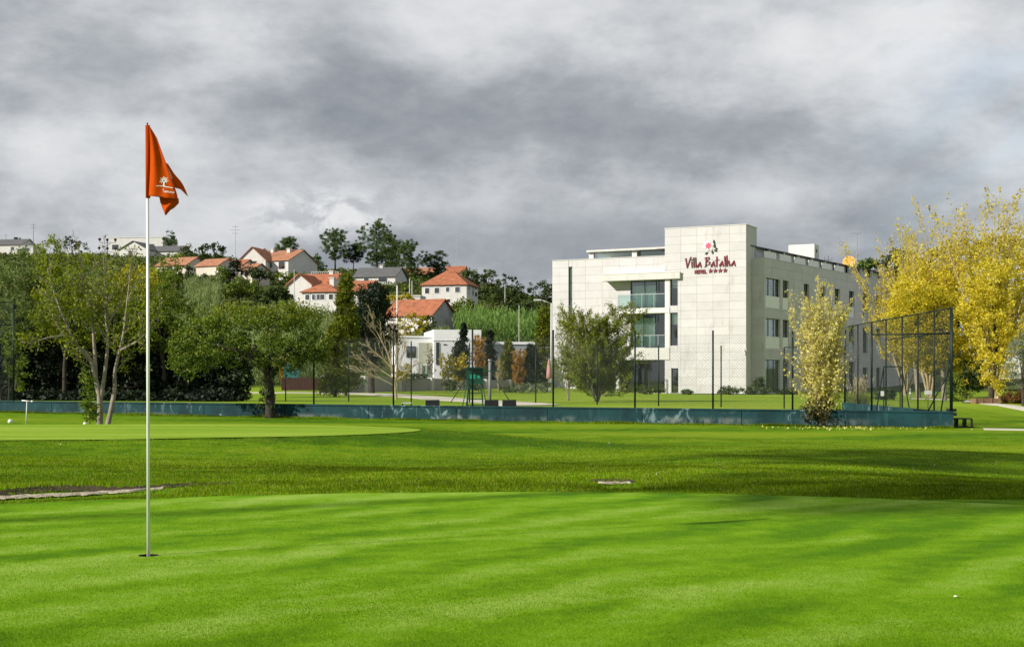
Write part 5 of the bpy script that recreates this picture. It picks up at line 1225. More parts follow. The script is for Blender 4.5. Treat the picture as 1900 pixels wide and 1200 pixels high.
house('ridge_house', 'pale house glimpsed between the pine trunks', 770, 520, 396, 70, 12, 9, R(-8), 'gable', 2.0, M_wallc, M_tile2, 'x', wins=[('f', .3, .3, 1.1, 1.1), ('f', .7, .3, 1.1, 1.1)])
house('ridge_house', 'orange roof tip above the round hedge on the ridge', 842, 512, 410, 34, 6, 8, R(-10), 'gable', 2.2, M_wallc, M_tile, 'x')
house('hip_house', 'white two storey house with orange hipped roof beside the canes', 824, 563, 272, 84, 35, 8.5, R(-14), 'hip', 3.2, M_wallw, M_tile, wins=[('f', .12, .55, .9, 1.1), ('f', .34, .55, 1.0, 1.1), ('f', .58, .62, .7, .9), ('f', .80, .58, 1.0, 1.1), ('f', .6, .05, .7, .7), ('r', .2, .45, .9, 1.9), ('r', .55, .45, .9, 1.9), ('r', .82, .45, 1.6, 1.9)])
house('barn', 'long barn with orange roof and weathered grey gable', 758, 605, 192, 90, 21, 6.4, R(-28), 'gable', 2.2, M_wallw, M_tile, 'x', wins=[('f', .3, .4, .8, .8)], gmat=M_wallg)
house('carport', 'flat white carport roof left of the hip roofed house', 752, 558, 262, 56, 8, 6, R(-6), 'flat', 0, M_wallw, M_wallw)
# terrace balustrade below the lone pines
bal = thing('balustrade', 'white balustrade on the slope under the pines', 'balustrade', P(603, 512, 300), R(4))
MB().box(-3.1, 3.1, -.12, .12, .85, 1.0).build('rail', M_wallw, bal); MB().box(-3.1, 3.1, -.14, .14, -.6, .1).build('base', M_wallw, bal)
for i in range(13): MB().lathe([(.05, 0), (.12, .15), (.06, .4), (.1, .75)], (-2.95 + i * .49, 0, .1), 8).build('baluster', M_wallw, bal)
# white flat roofed building with its round-cornered wing
WBD = 128.0; kb = WBD / F
wb = thing('white_building', 'modern white flat roofed building with a tall corner block behind the court', 'building', P(815, 700, WBD), R(9))
M_wb = solid('bluish white render', (.80, .80, .83), .8, .05, .4, dirt=((.50, .50, .52), .25))
hw_ = ZD(626, WBD) - ZD(700, WBD); ht_ = ZD(612, WBD) - ZD(700, WBD)
MB().box(-3.9, -.6, .3, 9, -1, hw_).build('left_wing', M_wb, wb); MB().box(-3.98, -.602, .22, 9.05, hw_, hw_ + .14).build('coping', M_wb, wb)
MB().box(-.6, 3.9, -.9, 9.2, -1, ht_ - 1.05).build('corner_block', M_wb, wb); MB().box(-.65, 3.95, -.95, 9.25, ht_ - 1.05, ht_ - .93).build('string_course', M_wb, wb); MB().box(-.6, 3.9, -.9, 9.2, ht_ - .93, ht_).build('parapet', M_wb, wb)
MB().box(3.9, 11.5, 1.0, 9.1, -1, hw_ - .6).build('right_wing', solid('blue grey panel', (.30, .33, .37), .7, .06, .4), wb); MB().box(3.9, 11.6, .9, 9.15, hw_ - .6, hw_ - .35).build('coping', M_wb, wb)
wn = MB().box(-3.1, -2.2, .24, .32, 1.9, 2.95).build('window', M_alu, wb); MB().box(-3.02, -2.69, .225, .238, 1.98, 2.87).build('pane', M_win, wn); MB().box(-2.61, -2.28, .225, .238, 1.98, 2.87).build('pane', M_win, wn)
MB().box(-1.95, -.62, .22, .31, .1, 3.3).build('recess_panel', solid('pale green cladding', (.42, .43, .33), .8, .06, 1), wb)
dn = MB().box(-1.75, -.75, .16, .24, -.2, 1.25).build('door', M_frame, wb); MB().box(-1.66, -1.3, .145, .158, -.1, 1.15).build('pane', M_glass, dn); MB().box(-1.2, -.84, .145, .158, -.1, 1.15).build('pane', M_glass, dn)
MB().box(-.4, -.1, -.96, -.88, 1.2, 3.3).build('window', M_alu, wb)
MB().box(.3, .6, -.94, -.88, 3.05, 3.15).build('wall_light', M_alu, wb)
# boundary wall with pale pillars
M_bw = solid('grey boundary wall', (.34, .32, .31), .9, .1, .5)
bw = thing('boundary_wall', 'grey garden wall with white pillars beyond the path', 'wall', P(610, 724, 99))
Pa = P(600, 724, 99); Pb = P(1005, 722, 122); o0 = bw.location; dW = (Pb - Pa); nW = Vector((-dW.y, dW.x, 0)).normalized()
pil = [602, 675.5, 738.5, 799, 852.5, 900, 945, 990]
def bwp(px):
    r_ = (px - 950) / F; t = (r_ * Pa.y - Pa.x) / (dW.x - r_ * dW.y); return Pa + dW * t
for a, b in zip(pil[:-1], pil[1:]):
    q0, q1 = bwp(a), bwp(b); t0 = ZD(697 + (a - 600) * .025, q0.y); t1 = ZD(697 + (b - 600) * .025, q1.y)
    vs = []
    for q, zt in ((q0, t0), (q1, t1)):
        for s in (-.1, .1): vs += [Vector((q.x, q.y, q.z - .6)) + nW * s - o0, Vector((q.x, q.y, zt)) + nW * s - o0]
    MB().add(vs, [(0, 4, 5, 1), (2, 3, 7, 6), (1, 5, 7, 3), (0, 1, 3, 2), (4, 6, 7, 5)]).build('wall_section', M_bw, bw)
for px in pil:
    q = bwp(px); zt = ZD(695.5 + (px - 600) * .025, q.y); M = Matrix.Translation(Vector((q.x, q.y, 0)) - Vector((o0.x, o0.y, o0.z))) @ Matrix.Rotation(R(-20), 4, 'Z')
    MB().box(-.22, .22, -.24, .24, q.z - .6, zt, M).build('pillar', M_wallw, bw)
ct = thing('wooden_gate', 'dark brown boarded gate at the left end of the grey boundary wall', 'gate', P(566, 724, 98.5))
M_brn = solid('dark brown boards', (.045, .018, .012), .8, .25, 2)
for i in range(14): MB().box(-1.72 + i * .245, -1.72 + i * .245 + .235, -.03, .03, 0, .92 + .02 * (i % 3)).build('board', M_brn, ct)
MB().box(-1.75, 1.72, .03, .08, .2, .3).build('rail', M_brn, ct); MB().box(-1.75, 1.72, .03, .08, .7, .8).build('rail', M_brn, ct)
rp = thing('recycling_bin', 'teal recycling container under the spreading tree', 'container', P(542, 702, 104))
MB().prism([(-.55, 0), (.55, 0), (.62, 1.0), (-.62, 1.0)], -.5, .5).build('body', solid('teal plastic', (.02, .12, .12), .6, .1, 2), rp); MB().prism([(-.66, 1.0), (.66, 1.0), (.5, 1.18), (-.5, 1.18)], -.54, .54).build('lid', solid('dark teal plastic', (.015, .07, .07), .6, .1, 2), rp)
twiggy('autumn_shrub', 'small orange red shrub seen under the spreading tree', 530, 106, 668, 10, 201, L_oran, .18, 10, 4, low=.1, r0=.03, cat='shrub')
# canes: uncountable reeds
def canes(name, label, pts, H, seed, mat_):
    rng = np.random.default_rng(seed); pts = np.array(pts); N = len(pts); V = []; 
    base_ = np.column_stack([pts, G(pts[:, 0], pts[:, 1])]); h = H * rng.uniform(.65, 1.15, N); ln = rng.normal(0, .12, (N, 2))
    k = 15; t = rng.random((N, k)) ** .7
    Cc = base_[:, None, :] + np.stack([ln[:, :1] * t * h[:, None], ln[:, 1:] * t * h[:, None], t * h[:, None]], -1) + rng.normal(0, .12, (N, k, 3))
    Cc = Cc.reshape(-1, 3); ax = np.tile(np.array([0, 0, 1.0]), (len(Cc), 1))
    V = leaves(rng, Cc, .75, .13, None, 0, ax, .62)
    return tag(obj(name, leaf_mesh(name, V, mat_)), label, 'canes', kind='stuff')
rng = np.random.default_rng(205)
def field(n_, px0, px1, D0, D1): 
    D = D0 + (D1 - D0) * rng.random(n_); px = px0 + (px1 - px0) * rng.random(n_); return np.column_stack([(px - 950) / F * D, D])
canes('cane_field', 'tall green canes on the slope left of the hotel', field(1500, 848, 1024, 168, 196), 4.6, 206, L_cane2)
canes('cane_bank', 'pale grey green canes on the slope above the spreading tree', field(2100, 330, 640, 118, 190), 4.4, 207, L_cane)
canes('cane_clump', 'small pale cane clump in front of the long barn', field(300, 778, 835, 160, 172), 3.2, 208, L_cane)
canes('cane_clump', 'cane clump under the orange roofed houses', field(420, 345, 405, 215, 260), 5.2, 209, L_cane)
# uncountable scrub covering the slope
rng = np.random.default_rng(210)
N = 4200; D = 150 + 330 * rng.random(N) ** .9; px = -60 + 1110 * rng.random(N); X = (px - 950) / F * D; Z = G(X, D)
hs = []
for x, y, z in zip(X, D, Z):
    s = rng.uniform(.45, 1.15) * (1 + .2 * (y > 300) * (y < 380)); hs.append((x, y, z + s * .2, s * 1.5, s * 1.5, s * .75, 3))
Cc, Nn = clumps(rng, hs, 9, .7, .5)
tag(obj('hillside_scrub', leaf_mesh('hillside_scrub', leaves(rng, Cc, .65, .6, Nn, .5), L_scrub)), 'low scrub covering the hillside between the houses', 'scrub', kind='stuff')
# pines and round trees on the hill ----------------------------------------------------
def pine(label, px, D, foot, top, half, seed, crown0=.45, blobs=9, lean=0.0, mat_=L_pine, name='pine_tree'):
    rng = np.random.default_rng(seed); x = XD(px, D); z0 = ZD(foot, D); root = thing(name, label, 'tree', (x, D, z0)); H = ZD(top, D) - z0; Wd = half * D / F
    st = [limb(rng, (0, 0, -1.0), (lean, 0, 1), H * .93, .035 * H * .6, .05, 8, .01, .02)]; bl, br = [], []
    for i in range(blobs):
        t = crown0 + (1 - crown0) * (i + .5) / blobs; q, d = along(st[0], min(.999, t)); prof = math.sin(math.pi * (.12 + .80 * (t - crown0) / (1 - crown0))) ** .7
        a = rng.uniform(0, 6.28); off = np.array([math.cos(a), math.sin(a) * .8, 0]) * Wd * .55 * prof * rng.uniform(.5, 1.1); c = q[:3] + off + UP * rng.uniform(0, .05) * H
        rr_ = Wd * prof * rng.uniform(.46, .70) + .35; bl.append((c[0], c[1], c[2], rr_, rr_, rr_ * .62, int(10 + 12 * prof))); br.append(limb(rng, q[:3], c - q[:3] + UP * .01, np.linalg.norm(c - q[:3]) + .05, .10, .04, 3, .03, .05))
    Cc, Nn = clumps(rng, bl, 70, .55, .4, .7)
    obj('crown', leaf_mesh('crown', leaves(rng, Cc, .50, .16, Nn, .10), mat_), root); obj('trunk', wood_mesh('trunk', [st, br], M_dbark), root)
    return root
pine('lone round topped pine beside the big white villa', 533, 372, 503, 432, 27, 221, .38, 10)
pine('tall slim pine left of the pine group on the ridge', 622, 378, 498, 415, 33, 222, .30, 12)
pine('small leaning dark pine between two tall pines', 655, 384, 498, 446, 26, 223, .40, 7, .08, L_dcon)
pine('tallest pine of the ridge group', 700, 372, 508, 398, 37, 224, .25, 14)
pine('broad pine right of the tallest one', 728, 366, 512, 426, 33, 225, .12, 12)
pine('spreading pine at the right of the ridge group', 765, 362, 520, 440, 33, 226, .22, 12, -.02)
pine('low dark pine leaning right at the end of the ridge group', 805, 366, 520, 460, 31, 227, .15, 10, .06, L_oak)
pine('dense dark pine base between the ridge pines', 715, 376, 512, 450, 30, 228, .05, 10)
def hilltree(name, label, px, D, blobs, seed, mat_, leaf=.5, per=26, cr=.7): return dense_tree(name, label, px, D, blobs, per, cr, leaf, mat_, seed, .25, z=GZ(XD(px, D), D), cat='tree', group='trees on the hillside')
for i, (px, D, bl_, m_, nm, lab) in enumerate((
    (390, 340, [(392, 468, 27, 20, 3, 0, 46), (372, 474, 16, 14, 2, 0, 16), (408, 476, 14, 14, 2, 0, 14)], L_oak, 'round_tree', 'round green tree above the small orange roofed house'),
    (350, 345, [(350, 470, 17, 18, 2, 0, 24), (338, 478, 12, 14, 2, 0, 12)], L_scrub, 'round_tree', 'brownish round tree left of the green one on the ridge'),
    (313, 405, [(312, 444, 14, 16, 2, 0, 24), (318, 455, 12, 10, 2, 0, 10)], L_pine, 'round_tree', 'dark tree right of the flat roofed ridge house'),
    (134, 400, [(132, 450, 18, 14, 2, 0, 26), (150, 462, 16, 12, 2, 0, 14)], L_oak, 'round_tree', 'dark tree on the ridge behind the pale stemmed tree'),
    (32, 430, [(32, 448, 8, 7, 1.4, 0, 12)], L_oak, 'round_tree', 'tiny round tree at the left end of the ridge'),
    (585, 360, [(584, 488, 18, 18, 2.4, 0, 30), (598, 494, 12, 12, 2, 0, 12)], L_pine, 'round_tree', 'green conical tree between villa and tall slim pine'),
    (445, 258, [(446, 533, 34, 18, 3, 0, 50), (425, 540, 18, 14, 2, 0, 20), (465, 538, 18, 14, 2, 0, 20)], L_mid, 'round_bush', 'big bright round bush below the small orange gable'),
    (433, 300, [(433, 500, 16, 16, 2, 0, 24), (440, 490, 10, 10, 1.5, 0, 10)], L_dcon, 'round_tree', 'dark conifer between the low orange roofs'),
    (515, 235, [(515, 545, 24, 12, 2.4, 0, 28), (490, 552, 20, 12, 2, 0, 20), (540, 558, 16, 10, 2, 0, 12)], L_oak, 'round_bush', 'olive bushes left of the white cottage'),
    (890, 300, [(890, 530, 30, 24, 3, 0, 46), (870, 520, 22, 18, 2, 0, 24), (860, 545, 16, 12, 2, 0, 12)], L_oak, 'round_tree', 'dark round tree right of the hip roofed house'),
    (940, 290, [(942, 532, 28, 24, 3, 0, 44), (955, 550, 24, 16, 2, 0, 20), (925, 550, 24, 16, 2, 0, 20)], L_oak, 'round_tree', 'dark round tree behind the cane field'),
    (905, 340, [(905, 512, 18, 12, 2, 0, 22), (868, 505, 14, 8, 2, 0, 12)], L_scrub, 'round_tree', 'pale brown tree top above the dark round trees'),
    (1000, 330, [(1000, 540, 24, 18, 3, 0, 34), (1030, 545, 24, 22, 3, 0, 30)], L_oak, 'round_tree', 'dark tree next to the left edge of the hotel on the skyline'),
    (855, 250, [(858, 566, 20, 16, 2, 0, 26), (880, 575, 16, 12, 2, 0, 14)], L_mid, 'round_bush', 'green bush at the corner of the hip roofed house'),
    (470, 420, [(478, 495, 10, 10, 2, 0, 10), (520, 498, 12, 8, 2, 0, 10)], L_mid, 'round_bush', 'small garden bushes behind the big villa'),
    (700, 235, [(700, 575, 26, 16, 2, 0, 30), (675, 585, 22, 14, 2, 0, 20)], L_oak, 'round_bush', 'dark bushes left of the long barn roof'),
    (750, 232, [(752, 552, 22, 6, 2, 0, 14), (720, 556, 20, 7, 2, 0, 14)], L_olgold, 'round_bush', 'yellowish bushes behind the long barn'),
    (330, 290, [(328, 512, 22, 9, 2, 0, 26), (300, 508, 20, 10, 2, 0, 22)], L_mid, 'round_bush', 'green bushes below the orange roofed house right of the flagpole'),
    (372, 285, [(370, 516, 16, 9, 2, 0, 22), (350, 505, 10, 14, 1.5, 0, 14)], L_oak, 'round_bush', 'dark bushes between the two orange roofed farm houses'),
    (412, 284, [(412, 508, 12, 14, 2, 0, 22), (402, 518, 14, 8, 2, 0, 12)], L_mid, 'round_tree', 'green tree in front of the low orange roofs'),
    (478, 292, [(480, 508, 16, 8, 2, 0, 22), (500, 510, 18, 7, 2, 0, 20), (468, 500, 7, 12, 1.2, 0, 10)], L_oak, 'round_bush', 'garden bushes at the foot of the big white villa'),
    (535, 288, [(530, 512, 20, 7, 2, 0, 20), (556, 510, 14, 8, 2, 0, 14)], L_mid, 'round_bush', 'bushes right of the big white villa'),
    (620, 262, [(622, 525, 14, 14, 2, 0, 22), (640, 532, 12, 10, 2, 0, 14)], L_oak, 'round_tree', 'dark bushes between cottage roofs and balustrade'),
    (740, 300, [(735, 535, 24, 8, 2, 0, 24), (765, 538, 18, 8, 2, 0, 18)], L_mid, 'round_bush', 'green bushes below the grey roofed house'),
    (985, 240, [(985, 575, 30, 16, 2, 0, 34), (955, 565, 22, 12, 2, 0, 20)], L_oak, 'round_bush', 'dark bushes above the right end of the cane field'))):
    hilltree(nm, lab, px, D, bl_, 240 + i, m_)
# ---------------------------------------------------------------- lamps, poles, masts
M_lamp = solid('pale grey lamp post', (.50, .50, .48), .5, .06, 2)
def street_lamp(label, px, D, base, top, tip):
    x = XD(px, D); zb_ = GZ(x, D); L = thing('street_lamp', label, 'street lamp', (x, D, zb_)); H = ZD(top, D) - zb_; k = D / F
    MB().bar((0, 0, -.1), (0, 0, H), .10, 10, .06).build('pole', M_lamp, L, True); MB().bar((0, 0, H - .05), ((tip - px) * k, 0, H + .25), .035, 8).build('arm', M_lamp, L, True)
    s = 1 if tip > px else -1; t = (tip - px) * k; MB().box(min(t, t + s * .6), max(t, t + s * .6), -.12, .12, H + .18, H + .30).build('lantern', M_lamp, L)
street_lamp('pale street lamp with arm to the left above the bare tree', 737, 104, 725, 530, 716)
street_lamp('pale street lamp with arm to the left at the hotel edge', 1023, 108, 725, 562, 1004)
def pole(name, label, px, D, top, arms, r=.11, foot=None, mat_=M_bark):
    x = XD(px, D); zb_ = GZ(x, D) if foot is None else ZD(foot, D); L = thing(name, label, 'pole', (x, D, zb_)); H = ZD(top, D) - zb_
    MB().bar((0, 0, -.5), (0, 0, H), r, 6, r * .6).build('shaft', mat_, L)
    for (dz, wd) in arms: MB().bar((-wd, 0, H - dz), (wd, 0, H - dz), r * .5, 4).build('crossarm', mat_, L)
pole('power_pole', 'tall grey power pole standing left of the big white villa', 436.5, 330, 417, ((.5, .8), (1.3, 1.2), (2.1, .8)), .13, None, M_steel)
pole('power_pole', 'thin pale mast rising over the hip roofed house', 847, 420, 431, ((.6, .7), (1.6, .7)), .13, None, M_steel)
pole('power_pole', 'dark power pole near the left end of the ridge', 62, 410, 414, ((.6, .8), (1.4, .8)), .12)
pole('power_pole', 'small pole at the left picture edge on the ridge', 11, 425, 434, ((.5, .6),), .1)
pole('utility_pole', 'pale wooden pole in front of the white cottage', 546, 225, 500, (), .10, None, M_lamp)
pole('utility_pole', 'first of two pale poles left of the hip roofed house', 760, 255, 516, (), .12, None, M_lamp)
pole('utility_pole', 'second of two pale poles left of the hip roofed house', 764.5, 252, 521, (), .12, None, M_lamp)
pole('utility_pole', 'pale pole in front of the dark round trees', 937, 262, 527, (), .10, None, M_lamp)
pole('utility_pole', 'pale pole standing in the cane field', 963, 165, 566, (), .06, None, M_lamp)
# overhead lattice by the ridge house: pole with hanging spheres
tp = thing('signal_mast', 'dark pole frame with round balls in front of the ridge house', 'frame', P(199, 490, 380)); kk_ = 380 / F
MB().bar((0, 0, -1), (0, 0, 47 * kk_), .12, 6).build('pole', M_dbark, tp)
for zz_ in (40, 22): MB().bar((-14 * kk_, 0, zz_ * kk_), (16 * kk_, 0, zz_ * kk_), .08, 4).build('crossarm', M_dbark, tp)
for i, (a, b) in enumerate(((-14, 46), (0, 45), (15, 45), (-15, 30), (0, 29), (15, 29))):
    bm = bmesh.new(); bmesh.ops.create_icosphere(bm, subdivisions=2, radius=.42)
    me = bpy.data.meshes.new('ball'); bm.to_mesh(me); bm.free(); me.materials.append(M_dbark); obj('ball', me, tp, (a * kk_, 0, b * kk_))
    MB().bar((a * kk_, 0, (b - 6) * kk_), (a * kk_, 0, b * kk_), .07, 4).build('stem', M_dbark, tp)
# ================================================================ flag and small things on the grass
M_fpole = solid('white flagstick paint', (.70, .70, .66), .35, .04, 3, spec=.5); M_liner = solid('white cup liner', (.75, .75, .72), .5, .03, 3); M_tip = solid('black cap', (.02, .02, .02), .5, .05, 3)
def flagmat(name, col, trans=.35):
    m, n = material(name); tc = n('ShaderNodeTexCoord').outputs['Object']
    c = n.ramp(n.noise(tc, 9, 4, .6), [(.3, tuple(q * .86 for q in col)), (.7, col)])
    d = n('ShaderNodeBsdfPrincipled', Base_Color=c, Roughness=.75); d.inputs['Specular IOR Level'].default_value = .08; t = n('ShaderNodeBsdfTranslucent', Color=c); s = n('ShaderNodeMixShader', Fac=trans)
    n.put(s.inputs[1], d.outputs[0]); n.put(s.inputs[2], t.outputs[0])
    wv = n('ShaderNodeTexNoise', Vector=tc, Scale=900.0); bp = n('ShaderNodeBump', Height=wv.outputs[0], Strength=.15, Distance=.001); n.put(d.inputs['Normal'], bp.outputs[0])
    n('ShaderNodeOutputMaterial', Surface=s.outputs[0]); return m
M_flag = flagmat('orange nylon', (.60, .080, .0), .25); M_slv = flagmat('orange nylon sleeve', (.42, .045, .002), .05); M_hem = solid('dark hem', (.22, .025, .008), .8, .1, 20); M_fw = solid('white print', (.72, .68, .62), .7, .03, 10)
DF = 7.55; kf = DF / F
fp_ = thing('golf_flagstick', 'white golf flagstick standing in the hole of the near green', 'flagstick', (CUP[0], CUP[1], -.12))
zt_ = ZD(230, DF) + .12; zc_ = .12
lean = (XD(273.6, DF) - XD(275.6, DF)) / (ZD(230, DF) - ZD(1031, DF))
def fx_(z): return lean * (z - .12)
MB().bar((fx_(0), 0, 0), (fx_(zt_ - .03), 0, zt_ - .03), .0098, 14, .0078).build('shaft', M_fpole, fp_, True)
MB().bar((fx_(zt_ - .03), 0, zt_ - .03), (fx_(zt_), 0, zt_ + .006), .0055, 8, .004).build('tip', M_tip, fp_, True)
MB().bar((fx_(zc_ + .118), 0, zc_ + .118), (fx_(zc_ + .118), 0, zc_ + .121), .0101, 12).build('joint_ring', M_steel, fp_, True)
cupo = thing('golf_hole', 'round white lined golf hole at the foot of the flagstick', 'hole', (CUP[0], CUP[1], -.15))
MB().lathe([(.0535, .128), (.0535, .0), (.001, .0)], n=36).build('liner', M_liner, cupo, True)
MB().lathe([(.0556, .1555), (.0536, .128)], n=48).build('turf_edge', solid('dark soil', (.012, .010, .006), .95, .3, 40), cupo)
# flag: sleeve, hanging panel, folded-back corners
fl = thing('golf_flag', 'orange flag with a white tree emblem hanging from the flagstick', 'flag', (CUP[0], CUP[1], 0))
def fpt(px, py, dy_=0.0): q = P(px, py, DF); return Vector((q.x - CUP[0], dy_, q.z))
o = MB().bar(fpt(274.6, 367.5), fpt(274.0, 233), .0128, 16).build('sleeve', M_slv, fl, True)
NR, NCc = 44, 22
right = [(279.2, 237), (286, 248), (292, 258), (298, 275), (303, 288), (308, 301), (312, 312), (318, 328), (322, 340), (326, 350), (329.5, 362), (331, 371.5)]
left = [(277.4, 235 + 129.5 * i / 11) for i in range(12)]
def samp(pl_, t): k = t * (len(pl_) - 1); i = min(int(k), len(pl_) - 2); f_ = k - i; return (pl_[i][0] * (1 - f_) + pl_[i + 1][0] * f_, pl_[i][1] * (1 - f_) + pl_[i + 1][1] * f_)
def depth(u, v): return -.004 - .022 * math.sin(math.pi * min(1, u * 1.25)) * (0.25 + v) + .010 * math.sin(u * 9 + v * 4) * v - .012 * u * v
V = []
for j in range(NR + 1):
    v = j / NR; a = samp(left, v); b = samp(right, v)
    for i in range(NCc + 1): u = i / NCc; V.append(fpt(a[0] + (b[0] - a[0]) * u, a[1] + (b[1] - a[1]) * u, depth(u, v)))
J = np.arange((NR + 1) * (NCc + 1)).reshape(NR + 1, NCc + 1); Fq = np.stack([J[:-1, :-1], J[:-1, 1:], J[1:, 1:], J[1:, :-1]], -1).reshape(-1, 4)
def cloth(name, V, Fq, mat_=M_flag, parent=fl):
    o = obj(name, mesh_np(name, np.array([tuple(q) for q in V]), Fq, mat_, True), parent); s = o.modifiers.new('thickness', 'SOLIDIFY'); s.thickness = .0012; return o
panel = cloth('panel', V, Fq)
def patch(pa, pb, n_, m_, dfun):       # ruled patch between two photo polylines
    V = []
    for j in range(n_ + 1):
        a = samp(pa, j / n_); b = samp(pb, j / n_)
        for i in range(m_ + 1): u = i / m_; V.append(fpt(a[0] + (b[0] - a[0]) * u, a[1] + (b[1] - a[1]) * u, dfun(u, j / n_)))
    J = np.arange((n_ + 1) * (m_ + 1)).reshape(n_ + 1, m_ + 1); return V, np.stack([J[:-1, :-1], J[:-1, 1:], J[1:, 1:], J[1:, :-1]], -1).reshape(-1, 4)
V, Fq = patch([(304, 300), (308, 312), (313, 325), (318, 338), (323, 348), (333, 350), (340, 357), (344.8, 362)], [(309, 303), (321, 322), (331, 333), (336, 340), (339, 346), (342, 353), (343.6, 358), (345, 362.5)], 16, 6, lambda u, v: .012 + .02 * u + .010 * v)
cloth('back_fold', V, Fq)
V, Fq = patch([(294.5, 362), (296, 375), (299, 384), (302, 391), (305.2, 398)], [(331.4, 368), (331, 376), (322, 384), (314, 389), (306, 398)], 16, 12, lambda u, v: .004 + .012 * math.sin(u * 6 + v * 3) + .015 * v)
cloth('lower_fold', V, Fq)
V, Fq = patch([(311.4, 313), (311.8, 322), (312.6, 330)], [(312.2, 313), (316, 322), (320, 332)], 6, 3, lambda u, v: .006)
cloth('white_patch', V, Fq, M_fw)
def strip(pts, wd, mat_, name, off=-.0022):
    mb = MB()
    for (a, b) in zip(pts[:-1], pts[1:]):
        def pos(q):
            px, py = q; v = min(1, max(0, (py - 235) / 134)); a_ = samp(left, v); b_ = samp(right, v); u = min(1, max(0, (px - a_[0]) / max(1, b_[0] - a_[0])))
            return fpt(px, py, depth(u, v) + off)
        p0, p1 = pos(a), pos(b); d = (p1 - p0); s = Vector((-d.z, 0, d.x)).normalized() * wd * kf / 2
        mb.add([p0 - s, p0 + s, p1 + s, p1 - s], [(0, 1, 2, 3)])
    return mb
strip([(x, y) for x, y in right], 1.2, M_hem, 'hem').build('hem', M_hem, panel)
strip([(279, 364.3), (292, 365), (305, 366.6), (318, 368.6), (330.5, 371)], 1.3, M_hem, 'hem').build('hem', M_hem, panel)
# emblem: tree on a ground line, with lettering below
em = MB()
def es(pts, wd):
    q = strip(pts, wd, M_fw, 'e'); em.add(q.v, q.f)
es([(305.6, 346), (306, 341), (306.2, 337)], 2.6); es([(304.5, 346.2), (307.6, 346.2)], 2.0)
for k in range(11):
    a = R(-35 + k * 25); L_ = 8.2 if k % 2 else 6.6; c_ = (306.2, 336.5)
    es([(c_[0] + math.cos(a) * 2.0, c_[1] - math.sin(a) * 1.6), (c_[0] + math.cos(a) * L_ * .7, c_[1] - math.sin(a) * L_ * .68), (c_[0] + math.cos(a + .12) * L_, c_[1] - math.sin(a + .12) * L_)], 1.25)
es([(292.4, 346.6), (299, 346.2), (306, 347.2), (314, 348.4), (322.5, 350)], 1.6)
em.build('emblem', M_fw, panel)
tx = MB()
def ts(pts, wd=.8):
    q = strip(pts, wd, M_fw, 'e'); tx.add(q.v, q.f)
LT = {'T': [[(0, 0), (4, 0)], [(2, 0), (2, 6)]], 'a': [[(0, 3), (2.6, 3), (2.6, 6), (0, 6), (0, 4.5), (2.6, 4.5)]], 'm': [[(0, 6), (0, 2.6)], [(0, 3), (2, 3), (2, 6)], [(2, 3), (4, 3), (4, 6)]], 'r': [[(0, 6), (0, 2.8)], [(0, 3.4), (1.8, 2.8)]]}
x_ = 303.5
for c, adv in (('T', 4.2), ('a', 3.6), ('m', 5), ('a', 3.6), ('r', 2.4), ('a', 3.5)):
    for s_ in LT[c]: ts([(x_ + a * .86, 352.2 + (x_ - 303) * .09 + b * .95) for a, b in s_])
    x_ += adv
tx.build('lettering', M_fw, panel)
# two tall trees added unseen behind the camera's left, placed to shade the rough
for i, (cx_, cy_, L_, lab) in enumerate(((5.0, 13.6, 40, 'tall tree added out of frame to shade the right hand rough'), (6.0, 21.2, 46, 'second tall tree added out of frame to shade the far rough'))):
    sh = Vector((SUN.x, SUN.y, 0)).normalized(); bx0_, by0_ = cx_ + sh.x * L_, cy_ + sh.y * L_; zc_0 = L_ * math.tan(SUN_EL); rng = np.random.default_rng(300 + i)
    tt = thing('added_shade_tree', lab, 'tree', (bx0_, by0_, GZ(bx0_, by0_)))
    Cc, Nn = clumps(rng, [(0, 0, zc_0, 2.0, 2.0, 2.2, 50), (1.2, -1.2, zc_0 - 1.2, 1.4, 1.4, 1.3, 30), (-1.0, 1.3, zc_0 + 1.0, 1.3, 1.3, 1.2, 26)], 36, .5, .25)
    obj('crown', leaf_mesh('crown', leaves(rng, Cc, .26, .5, Nn, .3), L_oak), tt)
    obj('trunk', wood_mesh('trunk', [[limb(rng, (0, 0, -.3), (0, 0, 1), zc_0 + .5, .16, .08, 8, .01, .01)], [limb(rng, (0, 0, zc_0 - 1.5), (q * .7, .3 - q * .2, 1), 2.2, .07, .03, 4, 0, .1) for q in (-1, 1, .4)]], M_bark), tt)
# longer grass left by the mower along the foot of the court wall
rng = np.random.default_rng(77); N = 36000; tq = rng.random(N) * 1.1 - .1; of = -.01 - .22 * rng.random(N) ** 2
X = WA.x + (WB.x - WA.x) * tq + wnor.x * of; Y = WA.y + (WB.y - WA.y) * tq + wnor.y * of
dn_ = .5 + .5 * np.sin(tq * 61) * np.sin(tq * 23 + 1); okb = rng.random(N) < .35 + .65 * dn_; X, Y, dn_ = X[okb], Y[okb], dn_[okb]
tag(obj('wall_foot_grass', blades('wall_foot_grass', X, Y, G(X, Y) - .005, .05 + .05 * dn_, .007, M_blade, 9)), 'longer grass along the foot of the teal court wall', 'grass', kind='stuff')
